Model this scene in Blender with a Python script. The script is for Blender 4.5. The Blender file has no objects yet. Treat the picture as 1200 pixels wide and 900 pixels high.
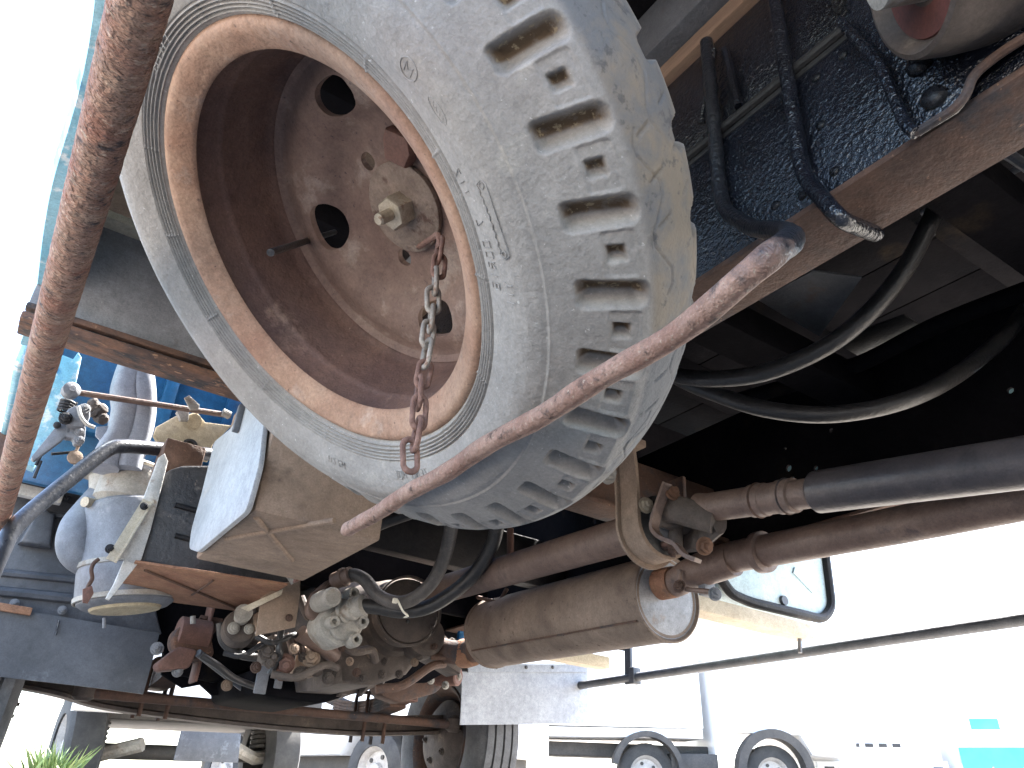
import bpy, bmesh, math, random
import numpy as np
from mathutils import Vector, Matrix
random.seed(7); rng = np.random.default_rng(7)
sc = bpy.context.scene
COL = sc.collection
R = math.radians
PI = math.pi

# ------------------------------------------------------------------ camera
# truck axes: x to the right, y forward, z up; origin at the lens
F_PX = 913.0
AX = np.array([[0.83112315, 0.31377512, 0.45910727],
               [-0.55269133, 0.37498232, 0.74425839],
               [0.06137265, -0.87231499, 0.48507728]])      # truck <- camera (right, down, forward)
cam = bpy.data.cameras.new('camera'); cam_o = bpy.data.objects.new('camera', cam); COL.objects.link(cam_o)
cam.sensor_width = 36.0; cam.lens = F_PX / 1200 * 36; cam.clip_start = 0.02; cam.clip_end = 2000
m = Matrix.Identity(4)
for i in range(3):
    m[i][0] = AX[i][0]; m[i][1] = -AX[i][1]; m[i][2] = -AX[i][2]
cam_o.matrix_world = m
sc.camera = cam_o

# ------------------------------------------------------------------ light
SUN_EL, SUN_AZ = R(60), R(72)          # azimuth clockwise from +y (truck forward)
world = bpy.data.worlds.new('World'); sc.world = world; world.use_nodes = True
nt = world.node_tree; nt.nodes.clear()
sky = nt.nodes.new('ShaderNodeTexSky'); sky.sky_type = 'NISHITA'; sky.sun_disc = False
sky.sun_elevation = SUN_EL; sky.sun_rotation = SUN_AZ; sky.air_density = 1.0; sky.dust_density = 2.0; sky.ozone_density = 1.0
bg = nt.nodes.new('ShaderNodeBackground'); bg.inputs[1].default_value = 0.14
wo = nt.nodes.new('ShaderNodeOutputWorld'); nt.links.new(sky.outputs[0], bg.inputs[0]); nt.links.new(bg.outputs[0], wo.inputs[0])
sl = bpy.data.lights.new('sun', 'SUN'); sl.energy = 4.5; sl.angle = R(0.53); sl.color = (1.0, 0.96, 0.9)
so = bpy.data.objects.new('sun', sl); COL.objects.link(so); so.location = (6, 3, 9)
sd = Vector((math.sin(SUN_AZ) * math.cos(SUN_EL), math.cos(SUN_AZ) * math.cos(SUN_EL), math.sin(SUN_EL)))
so.rotation_euler = sd.to_track_quat('Z', 'Y').to_euler()
sc.view_settings.view_transform = 'Standard'; sc.view_settings.look = 'None'
sc.view_settings.gamma = 1.0; sc.view_settings.use_curve_mapping = False
sc.view_settings.exposure = 3.3
sc.render.engine = 'CYCLES'
cy = sc.cycles
cy.use_denoising = True; cy.max_bounces = 6; cy.diffuse_bounces = 3; cy.glossy_bounces = 3; cy.transmission_bounces = 3
cy.sample_clamp_indirect = 8.0

# ------------------------------------------------------------------ helpers
def ray(px, py):
    d = AX @ np.array([px - 600.0, py - 450.0, F_PX]); return d
def P(px, py, x=None, y=None, z=None):
    """the point where the sight line of a photo pixel meets the plane x, y or z = const"""
    d = ray(px, py)
    k = x / d[0] if x is not None else (y / d[1] if y is not None else z / d[2])
    return Vector(d * k)

def ground_z(x, y):
    t = (x - 2.6) / 0.6
    sp = 0.6 * (math.log1p(math.exp(t)) if t < 30 else t)
    rise = 2.5 * (1 - math.exp(-0.072 * sp / 2.5))
    return -0.12 + rise

def mesh_obj(name, bm, mat=None, parent=None, smooth=True, angle=35):
    me = bpy.data.meshes.new(name)
    bm.normal_update()
    bm.to_mesh(me); bm.free()
    return link_mesh(name, me, mat, parent, smooth, angle)
def link_mesh(name, me, mat=None, parent=None, smooth=True, angle=35):
    if smooth and len(me.polygons):
        me.polygons.foreach_set('use_smooth', [True] * len(me.polygons))
        me.set_sharp_from_angle(angle=R(angle))
    o = bpy.data.objects.new(name, me); COL.objects.link(o)
    if mat is not None: me.materials.append(mat)
    if parent is not None: set_parent(o, parent)
    return o
def set_parent(o, p):
    o.parent = p
    o.matrix_parent_inverse = wm(p).inverted()
def wm(o):
    m_ = o.matrix_basis.copy()
    if o.parent is not None: m_ = wm(o.parent) @ o.matrix_parent_inverse @ m_
    return m_
def empty(name, loc, label=None, cat=None, group=None):
    o = bpy.data.objects.new(name, None); COL.objects.link(o); o.location = loc; o.empty_display_size = 0.1
    tag(o, label, cat, group); return o
def tag(o, label=None, cat=None, group=None, kind=None):
    if label: o['label'] = label
    if cat: o['category'] = cat
    if group: o['group'] = group
    if kind: o['kind'] = kind
    return o

def frame_of(axis):
    a = Vector(axis).normalized()
    u = a.orthogonal().normalized(); v = a.cross(u)
    return a, u, v

def bridge(bm, r0, r1, closed=True):
    n = len(r0)
    for i in range(n if closed else n - 1):
        j = (i + 1) % n
        bm.faces.new((r0[i], r0[j], r1[j], r1[i]))

def lathe(bm, prof, origin, axis, seg=32, closed=False, caps=True):
    """prof: list of (t along axis, radius)"""
    a, u, v = frame_of(axis); o = Vector(origin); rings = []
    for t, r in prof:
        rings.append([bm.verts.new(o + a * t + (u * math.cos(k * 2 * PI / seg) + v * math.sin(k * 2 * PI / seg)) * r) for k in range(seg)])
    for i in range(len(rings) - 1): bridge(bm, rings[i], rings[i + 1])
    if closed: bridge(bm, rings[-1], rings[0])
    elif caps:
        bm.faces.new(rings[0][::-1]); bm.faces.new(rings[-1])
    return bm

def catmull(pts, n=8):
    pts = [Vector(p) for p in pts]
    if len(pts) < 3: return pts
    ex = [pts[0] * 2 - pts[1]] + pts + [pts[-1] * 2 - pts[-2]]
    out = []
    for i in range(1, len(ex) - 2):
        p0, p1, p2, p3 = ex[i - 1:i + 3]
        for k in range(n):
            t = k / n
            out.append(0.5 * ((2 * p1) + (p2 - p0) * t + (2 * p0 - 5 * p1 + 4 * p2 - p3) * t * t + (3 * p1 - p0 - 3 * p2 + p3) * t ** 3))
    out.append(pts[-1]); return out

def fillet(pts, rad, n=6):
    pts = [Vector(p) for p in pts]; out = [pts[0]]
    for i in range(1, len(pts) - 1):
        a = (pts[i - 1] - pts[i]); b = (pts[i + 1] - pts[i])
        d = min(rad, a.length * .45, b.length * .45)
        p = pts[i] + a.normalized() * d; q = pts[i] + b.normalized() * d
        for k in range(n + 1):
            t = k / n; out.append(p * (1 - t) ** 2 + pts[i] * 2 * t * (1 - t) + q * t * t)
    out.append(pts[-1]); return out

def sweep(bm, path, section, up=None, closed_section=True, caps=True):
    """section: list of (a,b) offsets in the frame carried along path"""
    path = [Vector(p) for p in path]; rings = []
    t0 = (path[1] - path[0]).normalized()
    u = Vector(up) if up is not None else t0.orthogonal()
    u = (u - t0 * u.dot(t0)).normalized()
    for i, p in enumerate(path):
        if i == 0: t = t0
        elif i == len(path) - 1: t = (path[i] - path[i - 1]).normalized()
        else: t = ((path[i] - path[i - 1]).normalized() + (path[i + 1] - path[i]).normalized()).normalized()
        u = (u - t * u.dot(t)).normalized(); v = t.cross(u)
        rings.append([bm.verts.new(p + u * s[0] + v * s[1]) for s in (section(i / (len(path) - 1)) if callable(section) else section)])
    for i in range(len(rings) - 1): bridge(bm, rings[i], rings[i + 1], closed_section)
    if caps and closed_section:
        bm.faces.new(rings[0][::-1]); bm.faces.new(rings[-1])
    return bm

def circ(r, seg=16, r2=None):
    return [(r * math.cos(2 * PI * k / seg), (r2 or r) * math.sin(2 * PI * k / seg)) for k in range(seg)]

def tube(name, pts, r, mat, parent, seg=16, smooth_path=None, rad=None, up=None, bm=None):
    if smooth_path: pts = catmull(pts, smooth_path)
    if rad: pts = fillet(pts, rad)
    own = bm is None
    if own: bm = bmesh.new()
    sweep(bm, pts, r if callable(r) else circ(r, seg), up)
    return mesh_obj(name, bm, mat, parent) if own else bm

def hollow_tube(name, pts, r, t, mat, parent, seg=20):
    bm = bmesh.new(); a = Vector(pts[1]) - Vector(pts[0]); L = a.length
    lathe(bm, [(0, r), (L, r), (L, r - t), (0, r - t)], pts[0], a, seg, closed=True)
    return mesh_obj(name, bm, mat, parent)

def add_box(bm, lo, hi, bevel=0.0, seg=2, mat3=None):
    lo, hi = Vector(lo), Vector(hi)
    vs = [bm.verts.new((x, y, z)) for x in (lo.x, hi.x) for y in (lo.y, hi.y) for z in (lo.z, hi.z)]
    fs = [(0, 1, 3, 2), (4, 6, 7, 5), (0, 4, 5, 1), (2, 3, 7, 6), (0, 2, 6, 4), (1, 5, 7, 3)]
    faces = [bm.faces.new([vs[i] for i in f]) for f in fs]
    if bevel > 0:
        es = list({e for f in faces for e in f.edges})
        r = bmesh.ops.bevel(bm, geom=es, offset=bevel, segments=seg, affect='EDGES', profile=.5)
    if mat3 is not None:
        bmesh.ops.transform(bm, matrix=mat3, verts=vs)
    return bm
def box(name, lo, hi, mat, parent, bevel=0.003, seg=2):
    bm = bmesh.new(); add_box(bm, lo, hi, bevel, seg); return mesh_obj(name, bm, mat, parent)

def prism(bm, poly, off, bevel=0.0, seg=2):
    """closed polygon (3d points) extruded by vector off"""
    off = Vector(off)
    a = [bm.verts.new(Vector(p)) for p in poly]; b = [bm.verts.new(Vector(p) + off) for p in poly]
    f0 = bm.faces.new(a); f1 = bm.faces.new(b[::-1]); n = len(a)
    for i in range(n):
        j = (i + 1) % n; bm.faces.new((a[j], a[i], b[i], b[j]))
    bmesh.ops.recalc_face_normals(bm, faces=bm.faces[:])
    if bevel > 0:
        es = list({e for f in (f0, f1) for e in f.edges})
        bmesh.ops.bevel(bm, geom=es, offset=bevel, segments=seg, affect='EDGES', profile=.5)
    return bm
def plate(name, pix, mat, parent, off, bevel=0.002, x=None, y=None, z=None, rad=None):
    pts = [P(px, py, x=x, y=y, z=z) for px, py in pix]
    if rad:
        q = [pts[-1]] + pts + [pts[0]]; pts = []
        for i in range(1, len(q) - 1):
            a = q[i - 1] - q[i]; b = q[i + 1] - q[i]; d = min(rad, a.length * .45, b.length * .45)
            p0 = q[i] + a.normalized() * d; p1 = q[i] + b.normalized() * d
            for k in range(5):
                t = k / 4; pts.append(p0 * (1 - t) ** 2 + q[i] * 2 * t * (1 - t) + p1 * t * t)
    bm = bmesh.new(); prism(bm, pts, off, bevel); return mesh_obj(name, bm, mat, parent)

def boolean(o, cutters):
    for c in cutters:
        md = o.modifiers.new('b', 'BOOLEAN'); md.operation = 'DIFFERENCE'; md.object = c; md.solver = 'EXACT'
    bpy.context.view_layer.update()
    dg = bpy.context.evaluated_depsgraph_get()
    me = bpy.data.meshes.new_from_object(o.evaluated_get(dg), depsgraph=dg)
    o.modifiers.clear(); o.data = me
    me.polygons.foreach_set('use_smooth', [True] * len(me.polygons)); me.set_sharp_from_angle(angle=R(35))
    for c in cutters: bpy.data.objects.remove(c)

_bolt = {}
def bolt(pos, axis, r, mat, parent, h=None, name='bolt', dome=False):
    key = (mat.name, dome, name)
    if key not in _bolt:
        bm = bmesh.new()
        if dome: lathe(bm, [(-.3, 1), (0, 1), (.25, .93), (.45, .7), (.58, .35), (.6, .02)], (0, 0, 0), (0, 0, 1), 14)
        else:
            lathe(bm, [(-.3, 1.35), (.12, 1.35), (.18, 1.28), (.18, .9)], (0, 0, 0), (0, 0, 1), 18)
            hx = [(0.1, 1.0), (.8, 1.0), (.9, .88)]
            lathe(bm, hx, (0, 0, 0), (0, 0, 1), 6)
            lathe(bm, [(.8, .5), (1.35, .5), (1.45, .42)], (0, 0, 0), (0, 0, 1), 12)
        me = bpy.data.meshes.new(name); bm.normal_update(); bm.to_mesh(me); bm.free()
        me.polygons.foreach_set('use_smooth', [True] * len(me.polygons)); me.set_sharp_from_angle(angle=R(30)); me.materials.append(mat)
        _bolt[key] = me
    o = bpy.data.objects.new(name, _bolt[key]); COL.objects.link(o)
    q = Vector(axis).to_track_quat('Z', 'Y')
    o.matrix_basis = Matrix.Translation(Vector(pos)) @ (q.to_matrix() @ Matrix.Rotation(random.random() * 2, 3, 'Z')).to_4x4() @ Matrix.Scale(r, 4)
    set_parent(o, parent)
    return o

# ------------------------------------------------------------------ materials
def M(name, a, b, scale=10, rough=.65, metal=0.0, bump=.5, bscale=80, spot=None, spot_amt=.45, spot_scale=6,
      spot_rough=None, fine=None, fine_amt=.5, fine_scale=120, contrast=.16, dist=.004, stretch=None, rvar=.12, spec=.5, grain=.32, grain_scale=48):
    mt = bpy.data.materials.new(name); mt.use_nodes = True; n = mt.node_tree.nodes; L = mt.node_tree.links
    bs = n['Principled BSDF']; bs.inputs['Metallic'].default_value = metal
    bs.inputs['Specular IOR Level'].default_value = spec
    tc = n.new('ShaderNodeTexCoord'); vec = tc.outputs['Object']
    if stretch:
        mp = n.new('ShaderNodeMapping'); mp.inputs['Scale'].default_value = stretch; L.new(vec, mp.inputs[0]); vec = mp.outputs[0]
    def noise(s, d=6, r=.6):
        t = n.new('ShaderNodeTexNoise'); t.inputs['Scale'].default_value = s; t.inputs['Detail'].default_value = d
        t.inputs['Roughness'].default_value = r; L.new(vec, t.inputs['Vector']); return t.outputs['Fac']
    def ramp(fac, lo, hi):
        r = n.new('ShaderNodeMapRange'); r.inputs['From Min'].default_value = lo; r.inputs['From Max'].default_value = hi; L.new(fac, r.inputs['Value']); return r.outputs[0]
    def mix(f, c1, c2):
        x = n.new('ShaderNodeMix'); x.data_type = 'RGBA'
        L.new(f, x.inputs[0])
        for s, c in ((x.inputs[6], c1), (x.inputs[7], c2)):
            if isinstance(c, tuple): s.default_value = (*c, 1)
            else: L.new(c, s)
        return x.outputs[2]
    f1 = ramp(noise(scale), .5 - contrast, .5 + contrast)
    col = mix(f1, a, b)
    rg = n.new('ShaderNodeMapRange'); rg.inputs['To Min'].default_value = max(.05, rough - rvar); rg.inputs['To Max'].default_value = min(1, rough + rvar); L.new(noise(scale * 2.3), rg.inputs['Value'])
    rgo = rg.outputs[0]
    if spot is not None:
        fs = ramp(noise(spot_scale, 8, .65), spot_amt, spot_amt + .1)
        col = mix(fs, spot, col) if False else mix(fs, col, spot)
        if spot_rough is not None:
            mx = n.new('ShaderNodeMix'); L.new(fs, mx.inputs[0]); L.new(rgo, mx.inputs[2]); mx.inputs[3].default_value = spot_rough; rgo = mx.outputs[0]
    if fine is not None:
        ff = ramp(noise(fine_scale, 4, .6), fine_amt, fine_amt + .08)
        col = mix(ff, col, fine)
    if grain > 0:
        gm = n.new('ShaderNodeMapRange'); gm.inputs['From Min'].default_value = .36; gm.inputs['From Max'].default_value = .64
        gm.inputs['To Min'].default_value = 1 - grain; gm.inputs['To Max'].default_value = 1 + grain * .8
        ga = n.new('ShaderNodeMath'); ga.operation = 'ADD'; gs = n.new('ShaderNodeMath'); gs.operation = 'MULTIPLY'; gs.inputs[1].default_value = .5
        L.new(noise(grain_scale, 9, .75), ga.inputs[0]); L.new(noise(grain_scale * 5.5, 4, .8), ga.inputs[1]); L.new(ga.outputs[0], gs.inputs[0]); L.new(gs.outputs[0], gm.inputs['Value'])
        vm = n.new('ShaderNodeVectorMath'); vm.operation = 'SCALE'; L.new(col, vm.inputs[0]); L.new(gm.outputs[0], vm.inputs['Scale']); col = vm.outputs[0]
    L.new(col, bs.inputs['Base Color']); L.new(rgo, bs.inputs['Roughness'])
    if bump > 0:
        b1 = n.new('ShaderNodeBump'); b1.inputs['Strength'].default_value = bump; b1.inputs['Distance'].default_value = dist
        L.new(noise(bscale, 2.5, .5), b1.inputs['Height'])
        b2 = n.new('ShaderNodeBump'); b2.inputs['Strength'].default_value = bump; b2.inputs['Distance'].default_value = dist * .3
        L.new(noise(bscale * 3.5, 1.5, .5), b2.inputs['Height']); L.new(b1.outputs[0], b2.inputs['Normal']); L.new(b2.outputs[0], bs.inputs['Normal'])
    return mt

RUST = (.20, .085, .045); RUSTL = (.33, .17, .10); RUSTD = (.085, .04, .028)
m_pipe = M('rust_pipe', (.24, .105, .07), (.32, .205, .145), 16, .85, 0, 1.0, 70, spot=(.065, .045, .042), spot_amt=.55, spot_scale=42, fine=(.38, .27, .20), fine_amt=.58, fine_scale=90, dist=.010, stretch=(1, 1.7, 1), grain=.45)
m_rod = M('rust_rod', (.22, .12, .088), (.31, .195, .148), 25, .8, 0, .6, 160, spot=(.075, .045, .035), spot_amt=.56, spot_scale=60, fine=(.33, .25, .19), fine_amt=.6, fine_scale=300)
m_tubek = M('black_tube_paint', (.022, .025, .032), (.04, .043, .052), 14, .3, 0, .25, 120, spot=(.12, .12, .125), spot_amt=.62, spot_scale=26, spot_rough=.6)
m_flaky = M('flaking_rust', (.055, .035, .03), (.17, .085, .052), 26, .85, 0, .9, 90, spot=(.03, .028, .03), spot_amt=.52, spot_scale=18, fine=(.3, .17, .10), fine_amt=.62, fine_scale=90, stretch=(.5, 1, 1))
m_boxk = M('dusty_black_box', (.032, .032, .037), (.065, .063, .066), 12, .5, 0, .4, 90, spot=(.13, .12, .115), spot_amt=.57, spot_scale=14, spot_rough=.8, fine=(.2, .16, .13), fine_amt=.66)
m_rubber = M('tyre_rubber', (.235, .218, .202), (.305, .285, .265), 9, .82, 0, .6, 150, spot=(.35, .325, .29), spot_amt=.58, spot_scale=13, fine=(.50, .48, .45), fine_amt=.665, fine_scale=190, dist=.002, grain=.22)
m_rim = M('rim_rust', (.27, .15, .098), (.36, .23, .158), 16, .78, 0, .4, 90, spot=(.36, .25, .19), spot_amt=.58, spot_scale=20, fine=(.11, .06, .05), fine_amt=.66, fine_scale=130)
m_barrel = M('barrel_rust', (.085, .046, .039), (.15, .083, .06), 11, .75, 0, .4, 90, spot=(.19, .12, .09), spot_amt=.60, spot_scale=12, fine=(.30, .21, .16), fine_amt=.70, fine_scale=140)
m_plate = M('plate_rust', (.17, .125, .10), (.25, .19, .15), 30, .8, 0, .6, 160, spot=(.10, .055, .04), spot_amt=.56, spot_scale=40)
m_disc = M('disc_rust', (.15, .092, .074), (.22, .145, .112), 14, .75, 0, .3, 100, spot=(.30, .23, .19), spot_amt=.56, spot_scale=14, fine=(.08, .05, .045), fine_amt=.64, fine_scale=150)
m_dkrust = M('dark_rust', (.072, .04, .029), (.125, .067, .044), 14, .8, 0, .5, 90, spot=(.045, .038, .04), spot_amt=.52, spot_scale=7, fine=(.26, .15, .09), fine_amt=.66, fine_scale=120)
m_orust = M('orange_rust', (.21, .095, .055), (.29, .155, .09), 18, .85, 0, .7, 110, spot=(.12, .07, .05), spot_amt=.6, spot_scale=10, fine=(.5, .3, .18), fine_amt=.66, fine_scale=160)
m_black = M('black_frame_paint', (.006, .0075, .012), (.012, .014, .022), 14, .18, 0, 1.0, 130, spot=(.04, .032, .03), spot_amt=.66, spot_scale=16, spot_rough=.7, dist=.003, rvar=.06, spec=.8)
m_blackd = M('black_dull', (.014, .014, .017), (.026, .025, .026), 12, .6, 0, .35, 120, spot=(.05, .04, .032), spot_amt=.62, spot_scale=11, spec=.3)
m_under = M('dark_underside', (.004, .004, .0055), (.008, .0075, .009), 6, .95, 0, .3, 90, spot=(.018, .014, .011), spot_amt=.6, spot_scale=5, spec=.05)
m_grey = M('grey_steel', (.13, .135, .15), (.20, .205, .22), 9, .6, 0, .3, 100, spot=(.08, .06, .05), spot_amt=.62, spot_scale=8, fine=(.33, .33, .33), fine_amt=.68)
m_sill = M('sill_grey', (.06, .065, .075), (.10, .105, .12), 9, .55, 0, .3, 100, spot=(.10, .07, .05), spot_amt=.62, spot_scale=8)
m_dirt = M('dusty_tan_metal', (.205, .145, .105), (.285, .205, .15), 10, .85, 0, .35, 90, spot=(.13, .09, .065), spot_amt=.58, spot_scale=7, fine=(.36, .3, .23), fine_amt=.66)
m_muff = M('muffler_steel', (.165, .122, .095), (.24, .18, .14), 9, .75, .15, .3, 70, spot=(.12, .085, .065), spot_amt=.56, spot_scale=6, fine=(.09, .06, .045), fine_amt=.64, fine_scale=70)
m_mcap = M('muffler_cap_steel', (.22, .22, .23), (.31, .31, .32), 14, .6, .3, .3, 80, spot=(.22, .17, .14), spot_amt=.62, spot_scale=16)
m_shaft = M('shaft_brown', (.125, .08, .065), (.19, .13, .103), 9, .55, .1, .3, 90, spot=(.07, .05, .05), spot_amt=.6, spot_scale=9)
m_shaftd = M('shaft_dark', (.042, .037, .042), (.075, .062, .062), 9, .42, .1, .25, 90, spot=(.03, .028, .03), spot_amt=.58, spot_scale=7)
m_cast = M('grey_casting', (.26, .245, .22), (.37, .345, .305), 20, .7, .05, .35, 110, spot=(.22, .17, .13), spot_amt=.58, spot_scale=18)
m_castd = M('dark_casting', (.062, .048, .042), (.11, .085, .07), 14, .75, .1, .5, 60, spot=(.19, .15, .115), spot_amt=.6, spot_scale=14)
m_hose = M('rubber_hose', (.055, .05, .048), (.09, .08, .073), 12, .6, 0, .3, 140, spot=(.16, .14, .125), spot_amt=.6, spot_scale=22)
m_hosed = M('black_hose', (.018, .017, .018), (.032, .03, .03), 10, .42, 0, .3, 160, spot=(.06, .05, .043), spot_amt=.62, spot_scale=18)
m_blue = M('blue_paint', (.008, .055, .14), (.016, .10, .21), 6, .4, 0, .15, 60, spot=(.12, .26, .36), spot_amt=.62, spot_scale=9)
m_bluel = M('blue_paint_lit', (.18, .42, .54), (.30, .52, .60), 8, .45, 0, .4, 40, spot=(.06, .22, .40), spot_amt=.58, spot_scale=16, fine=(.6, .66, .68), fine_amt=.56, fine_scale=30)  # lit copy of the truck's blue, overexposed daylight put into the colour
m_plast = M('grey_plastic', (.135, .145, .165), (.20, .21, .235), 9, .6, 0, .12, 90, spot=(.27, .27, .27), spot_amt=.6, spot_scale=6)
m_liner = M('fender_plastic', (.05, .055, .068), (.095, .10, .115), 6, .5, 0, .12, 60, spot=(.2, .2, .21), spot_amt=.6, spot_scale=4)
m_duct = M('duct_plastic', (.24, .255, .30), (.31, .325, .37), 7, .65, 0, .1, 90)
m_white = M('white_dusty_paint', (.42, .41, .39), (.56, .55, .53), 18, .6, 0, .4, 70, spot=(.27, .21, .16), spot_amt=.58, spot_scale=22)
m_pale = M('pale_grey_plate', (.29, .30, .31), (.37, .38, .39), 8, .6, 0, .15, 90, spot=(.40, .37, .33), spot_amt=.62, spot_scale=7)
m_flap = M('mud_flap_rubber', (.055, .06, .07), (.09, .095, .11), 7, .5, 0, .12, 60, spot=(.14, .15, .17), spot_amt=.57, spot_scale=6)
m_flapr = M('mud_flap_pale', (.25, .27, .31), (.33, .35, .39), 6, .5, 0, .12, 60)
m_tank = M('pale_blue_tank', (.42, .55, .60), (.52, .63, .67), 7, .5, 0, .15, 60, spot=(.55, .58, .56), spot_amt=.6, spot_scale=8)
m_tan = M('tan_bracket', (.42, .36, .27), (.52, .46, .36), 10, .8, 0, .3, 80)
m_chain = M('chain_steel', (.22, .19, .165), (.32, .28, .24), 60, .6, .3, .5, 200, spot=(.16, .09, .06), spot_amt=.6, spot_scale=60)
m_chainr = M('chain_rust', (.13, .065, .05), (.21, .115, .085), 60, .85, 0, .6, 200)
m_nut = M('nut_steel', (.34, .29, .22), (.46, .40, .32), 60, .5, .5, .3, 120, spot=(.22, .13, .08), spot_amt=.58, spot_scale=60)
m_wood = M('wood_spacer', (.16, .10, .07), (.22, .145, .10), 5, .85, 0, .4, 60, stretch=(14, 1, 14))
m_red = M('red_oxide', (.12, .035, .028), (.09, .032, .026), 14, .7, 0, .3, 90)
m_tie = M('white_tie', (.70, .66, .55), (.76, .72, .62), 40, .5, 0, 0, grain=0)
m_brownp = M('brown_primer', (.12, .06, .046), (.175, .09, .068), 14, .75, 0, .4, 90, spot=(.10, .06, .05), spot_amt=.58, spot_scale=10)
m_tread = M('front_tyre_rubber', (.06, .06, .063), (.12, .12, .125), 8, .8, 0, .3, 100)
m_bgwhite = M('white_vehicle_paint', (.74, .75, .76), (.78, .78, .78), 3, .35, 0, 0, grain=0)
m_bgtyre = M('parked_tyre', (.025, .025, .026), (.045, .044, .043), 9, .8, 0, .2, 60)
m_bgrim = M('parked_rim', (.30, .28, .26), (.42, .40, .38), 9, .5, 0, .1, 60)
m_bgdark = M('dark_chassis', (.035, .033, .032), (.06, .055, .05), 6, .7, 0, .2, 60)
m_bgglass = M('glass_sky_glare', (.55, .62, .63), (.60, .66, .67), 3, .08, 0, 0, grain=0)  # pale base colour holds the glare of the reflected sky
m_teal = M('teal_paint', (.05, .46, .44), (.07, .52, .50), 4, .4, 0, 0, grain=0)
m_yellow = M('yellow_sign', (.72, .55, .08), (.76, .6, .1), 9, .5, 0, 0, grain=0)
m_ground = M('gravel_ground', (.25, .222, .188), (.34, .305, .262), 1.2, .95, 0, .8, 25, spot=(.18, .17, .15), spot_amt=.56, spot_scale=9, fine=(.40, .38, .35), fine_amt=.58, fine_scale=60, dist=.02)
m_grass = M('grass_blade', (.07, .13, .035), (.16, .22, .07), 30, .6, 0, 0)
m_sand = M('sandstone_plate', (.36, .30, .20), (.46, .39, .27), 14, .85, 0, .35, 90, spot=(.30, .25, .17), spot_amt=.58, spot_scale=12)
m_lamp = M('lamp_glass', (.45, .46, .47), (.55, .56, .57), 8, .15, 0, 0, grain=0)

# one rod: black frame paint near the chassis that has worn off to bare rust lower down
m_rodmix = m_rod.copy(); m_rodmix.name = 'rod_paint_and_rust'
n_ = m_rodmix.node_tree.nodes; l_ = m_rodmix.node_tree.links; b_ = n_['Principled BSDF']; src_ = b_.inputs['Base Color'].links[0].from_socket; rsrc_ = b_.inputs['Roughness'].links[0].from_socket
tc_ = n_.new('ShaderNodeTexCoord'); sx_ = n_.new('ShaderNodeSeparateXYZ'); l_.new(tc_.outputs['Object'], sx_.inputs[0])
nz_ = n_.new('ShaderNodeTexNoise'); nz_.inputs['Scale'].default_value = 60; nz_.inputs['Detail'].default_value = 6; l_.new(tc_.outputs['Object'], nz_.inputs['Vector'])
ma_ = n_.new('ShaderNodeMath'); ma_.operation = 'MULTIPLY_ADD'; l_.new(nz_.outputs['Fac'], ma_.inputs[0]); ma_.inputs[1].default_value = .10; my_ = n_.new('ShaderNodeMath'); my_.operation = 'MULTIPLY_ADD'; l_.new(sx_.outputs['Y'], my_.inputs[0]); my_.inputs[1].default_value = -.5; l_.new(sx_.outputs['Z'], my_.inputs[2]); l_.new(my_.outputs[0], ma_.inputs[2])
mr_n = n_.new('ShaderNodeMapRange'); mr_n.inputs[1].default_value = .215; mr_n.inputs[2].default_value = .26; l_.new(ma_.outputs[0], mr_n.inputs[0])
mx_ = n_.new('ShaderNodeMix'); mx_.data_type = 'RGBA'; l_.new(mr_n.outputs[0], mx_.inputs[0]); l_.new(src_, mx_.inputs[6]); mx_.inputs[7].default_value = (.016, .018, .024, 1); l_.new(mx_.outputs[2], b_.inputs['Base Color'])
mx_ = n_.new('ShaderNodeMix'); l_.new(mr_n.outputs[0], mx_.inputs[0]); l_.new(rsrc_, mx_.inputs[2]); mx_.inputs[3].default_value = .3; l_.new(mx_.outputs[0], b_.inputs['Roughness'])

# ------------------------------------------------------------------ ground
bm = bmesh.new()
xs = [-400, -200, -80, -30, -12, -6, -3, -1.5, -.5, .5, 1.5, 2, 2.4, 2.8, 3.2, 3.8, 4.5, 5.5, 7, 9, 12, 16, 22, 30, 45, 70, 110, 200, 500]
ys = [-400, -200, -80, -30, -12, -5, -2, 0, 1, 2, 3, 4, 6, 8, 11, 15, 20, 30, 50, 90, 160, 300, 700]
gv = [[bm.verts.new((x, y, ground_z(x, y))) for y in ys] for x in xs]
for i in range(len(xs) - 1):
    for j in range(len(ys) - 1):
        bm.faces.new((gv[i][j], gv[i + 1][j], gv[i + 1][j + 1], gv[i][j + 1]))
g = mesh_obj('ground', bm, m_ground, None); tag(g, kind='structure')

# ------------------------------------------------------------------ spare wheel
c0 = Vector((.1552, .6625, .4973)); ax = Vector((.6371, 0, .7708)).normalized()
uu = Vector((0, 1, 0)); vv = ax.cross(uu)
def W(o, r, deg):                       # wheel coordinates -> world
    t = R(deg); return c0 + ax * o + (uu * math.cos(t) + vv * math.sin(t)) * r
spare = empty('spare_wheel', c0 + ax * .075, 'worn spare wheel with dusty grey tyre and rusty rim hung under the truck', 'spare wheel')

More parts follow.
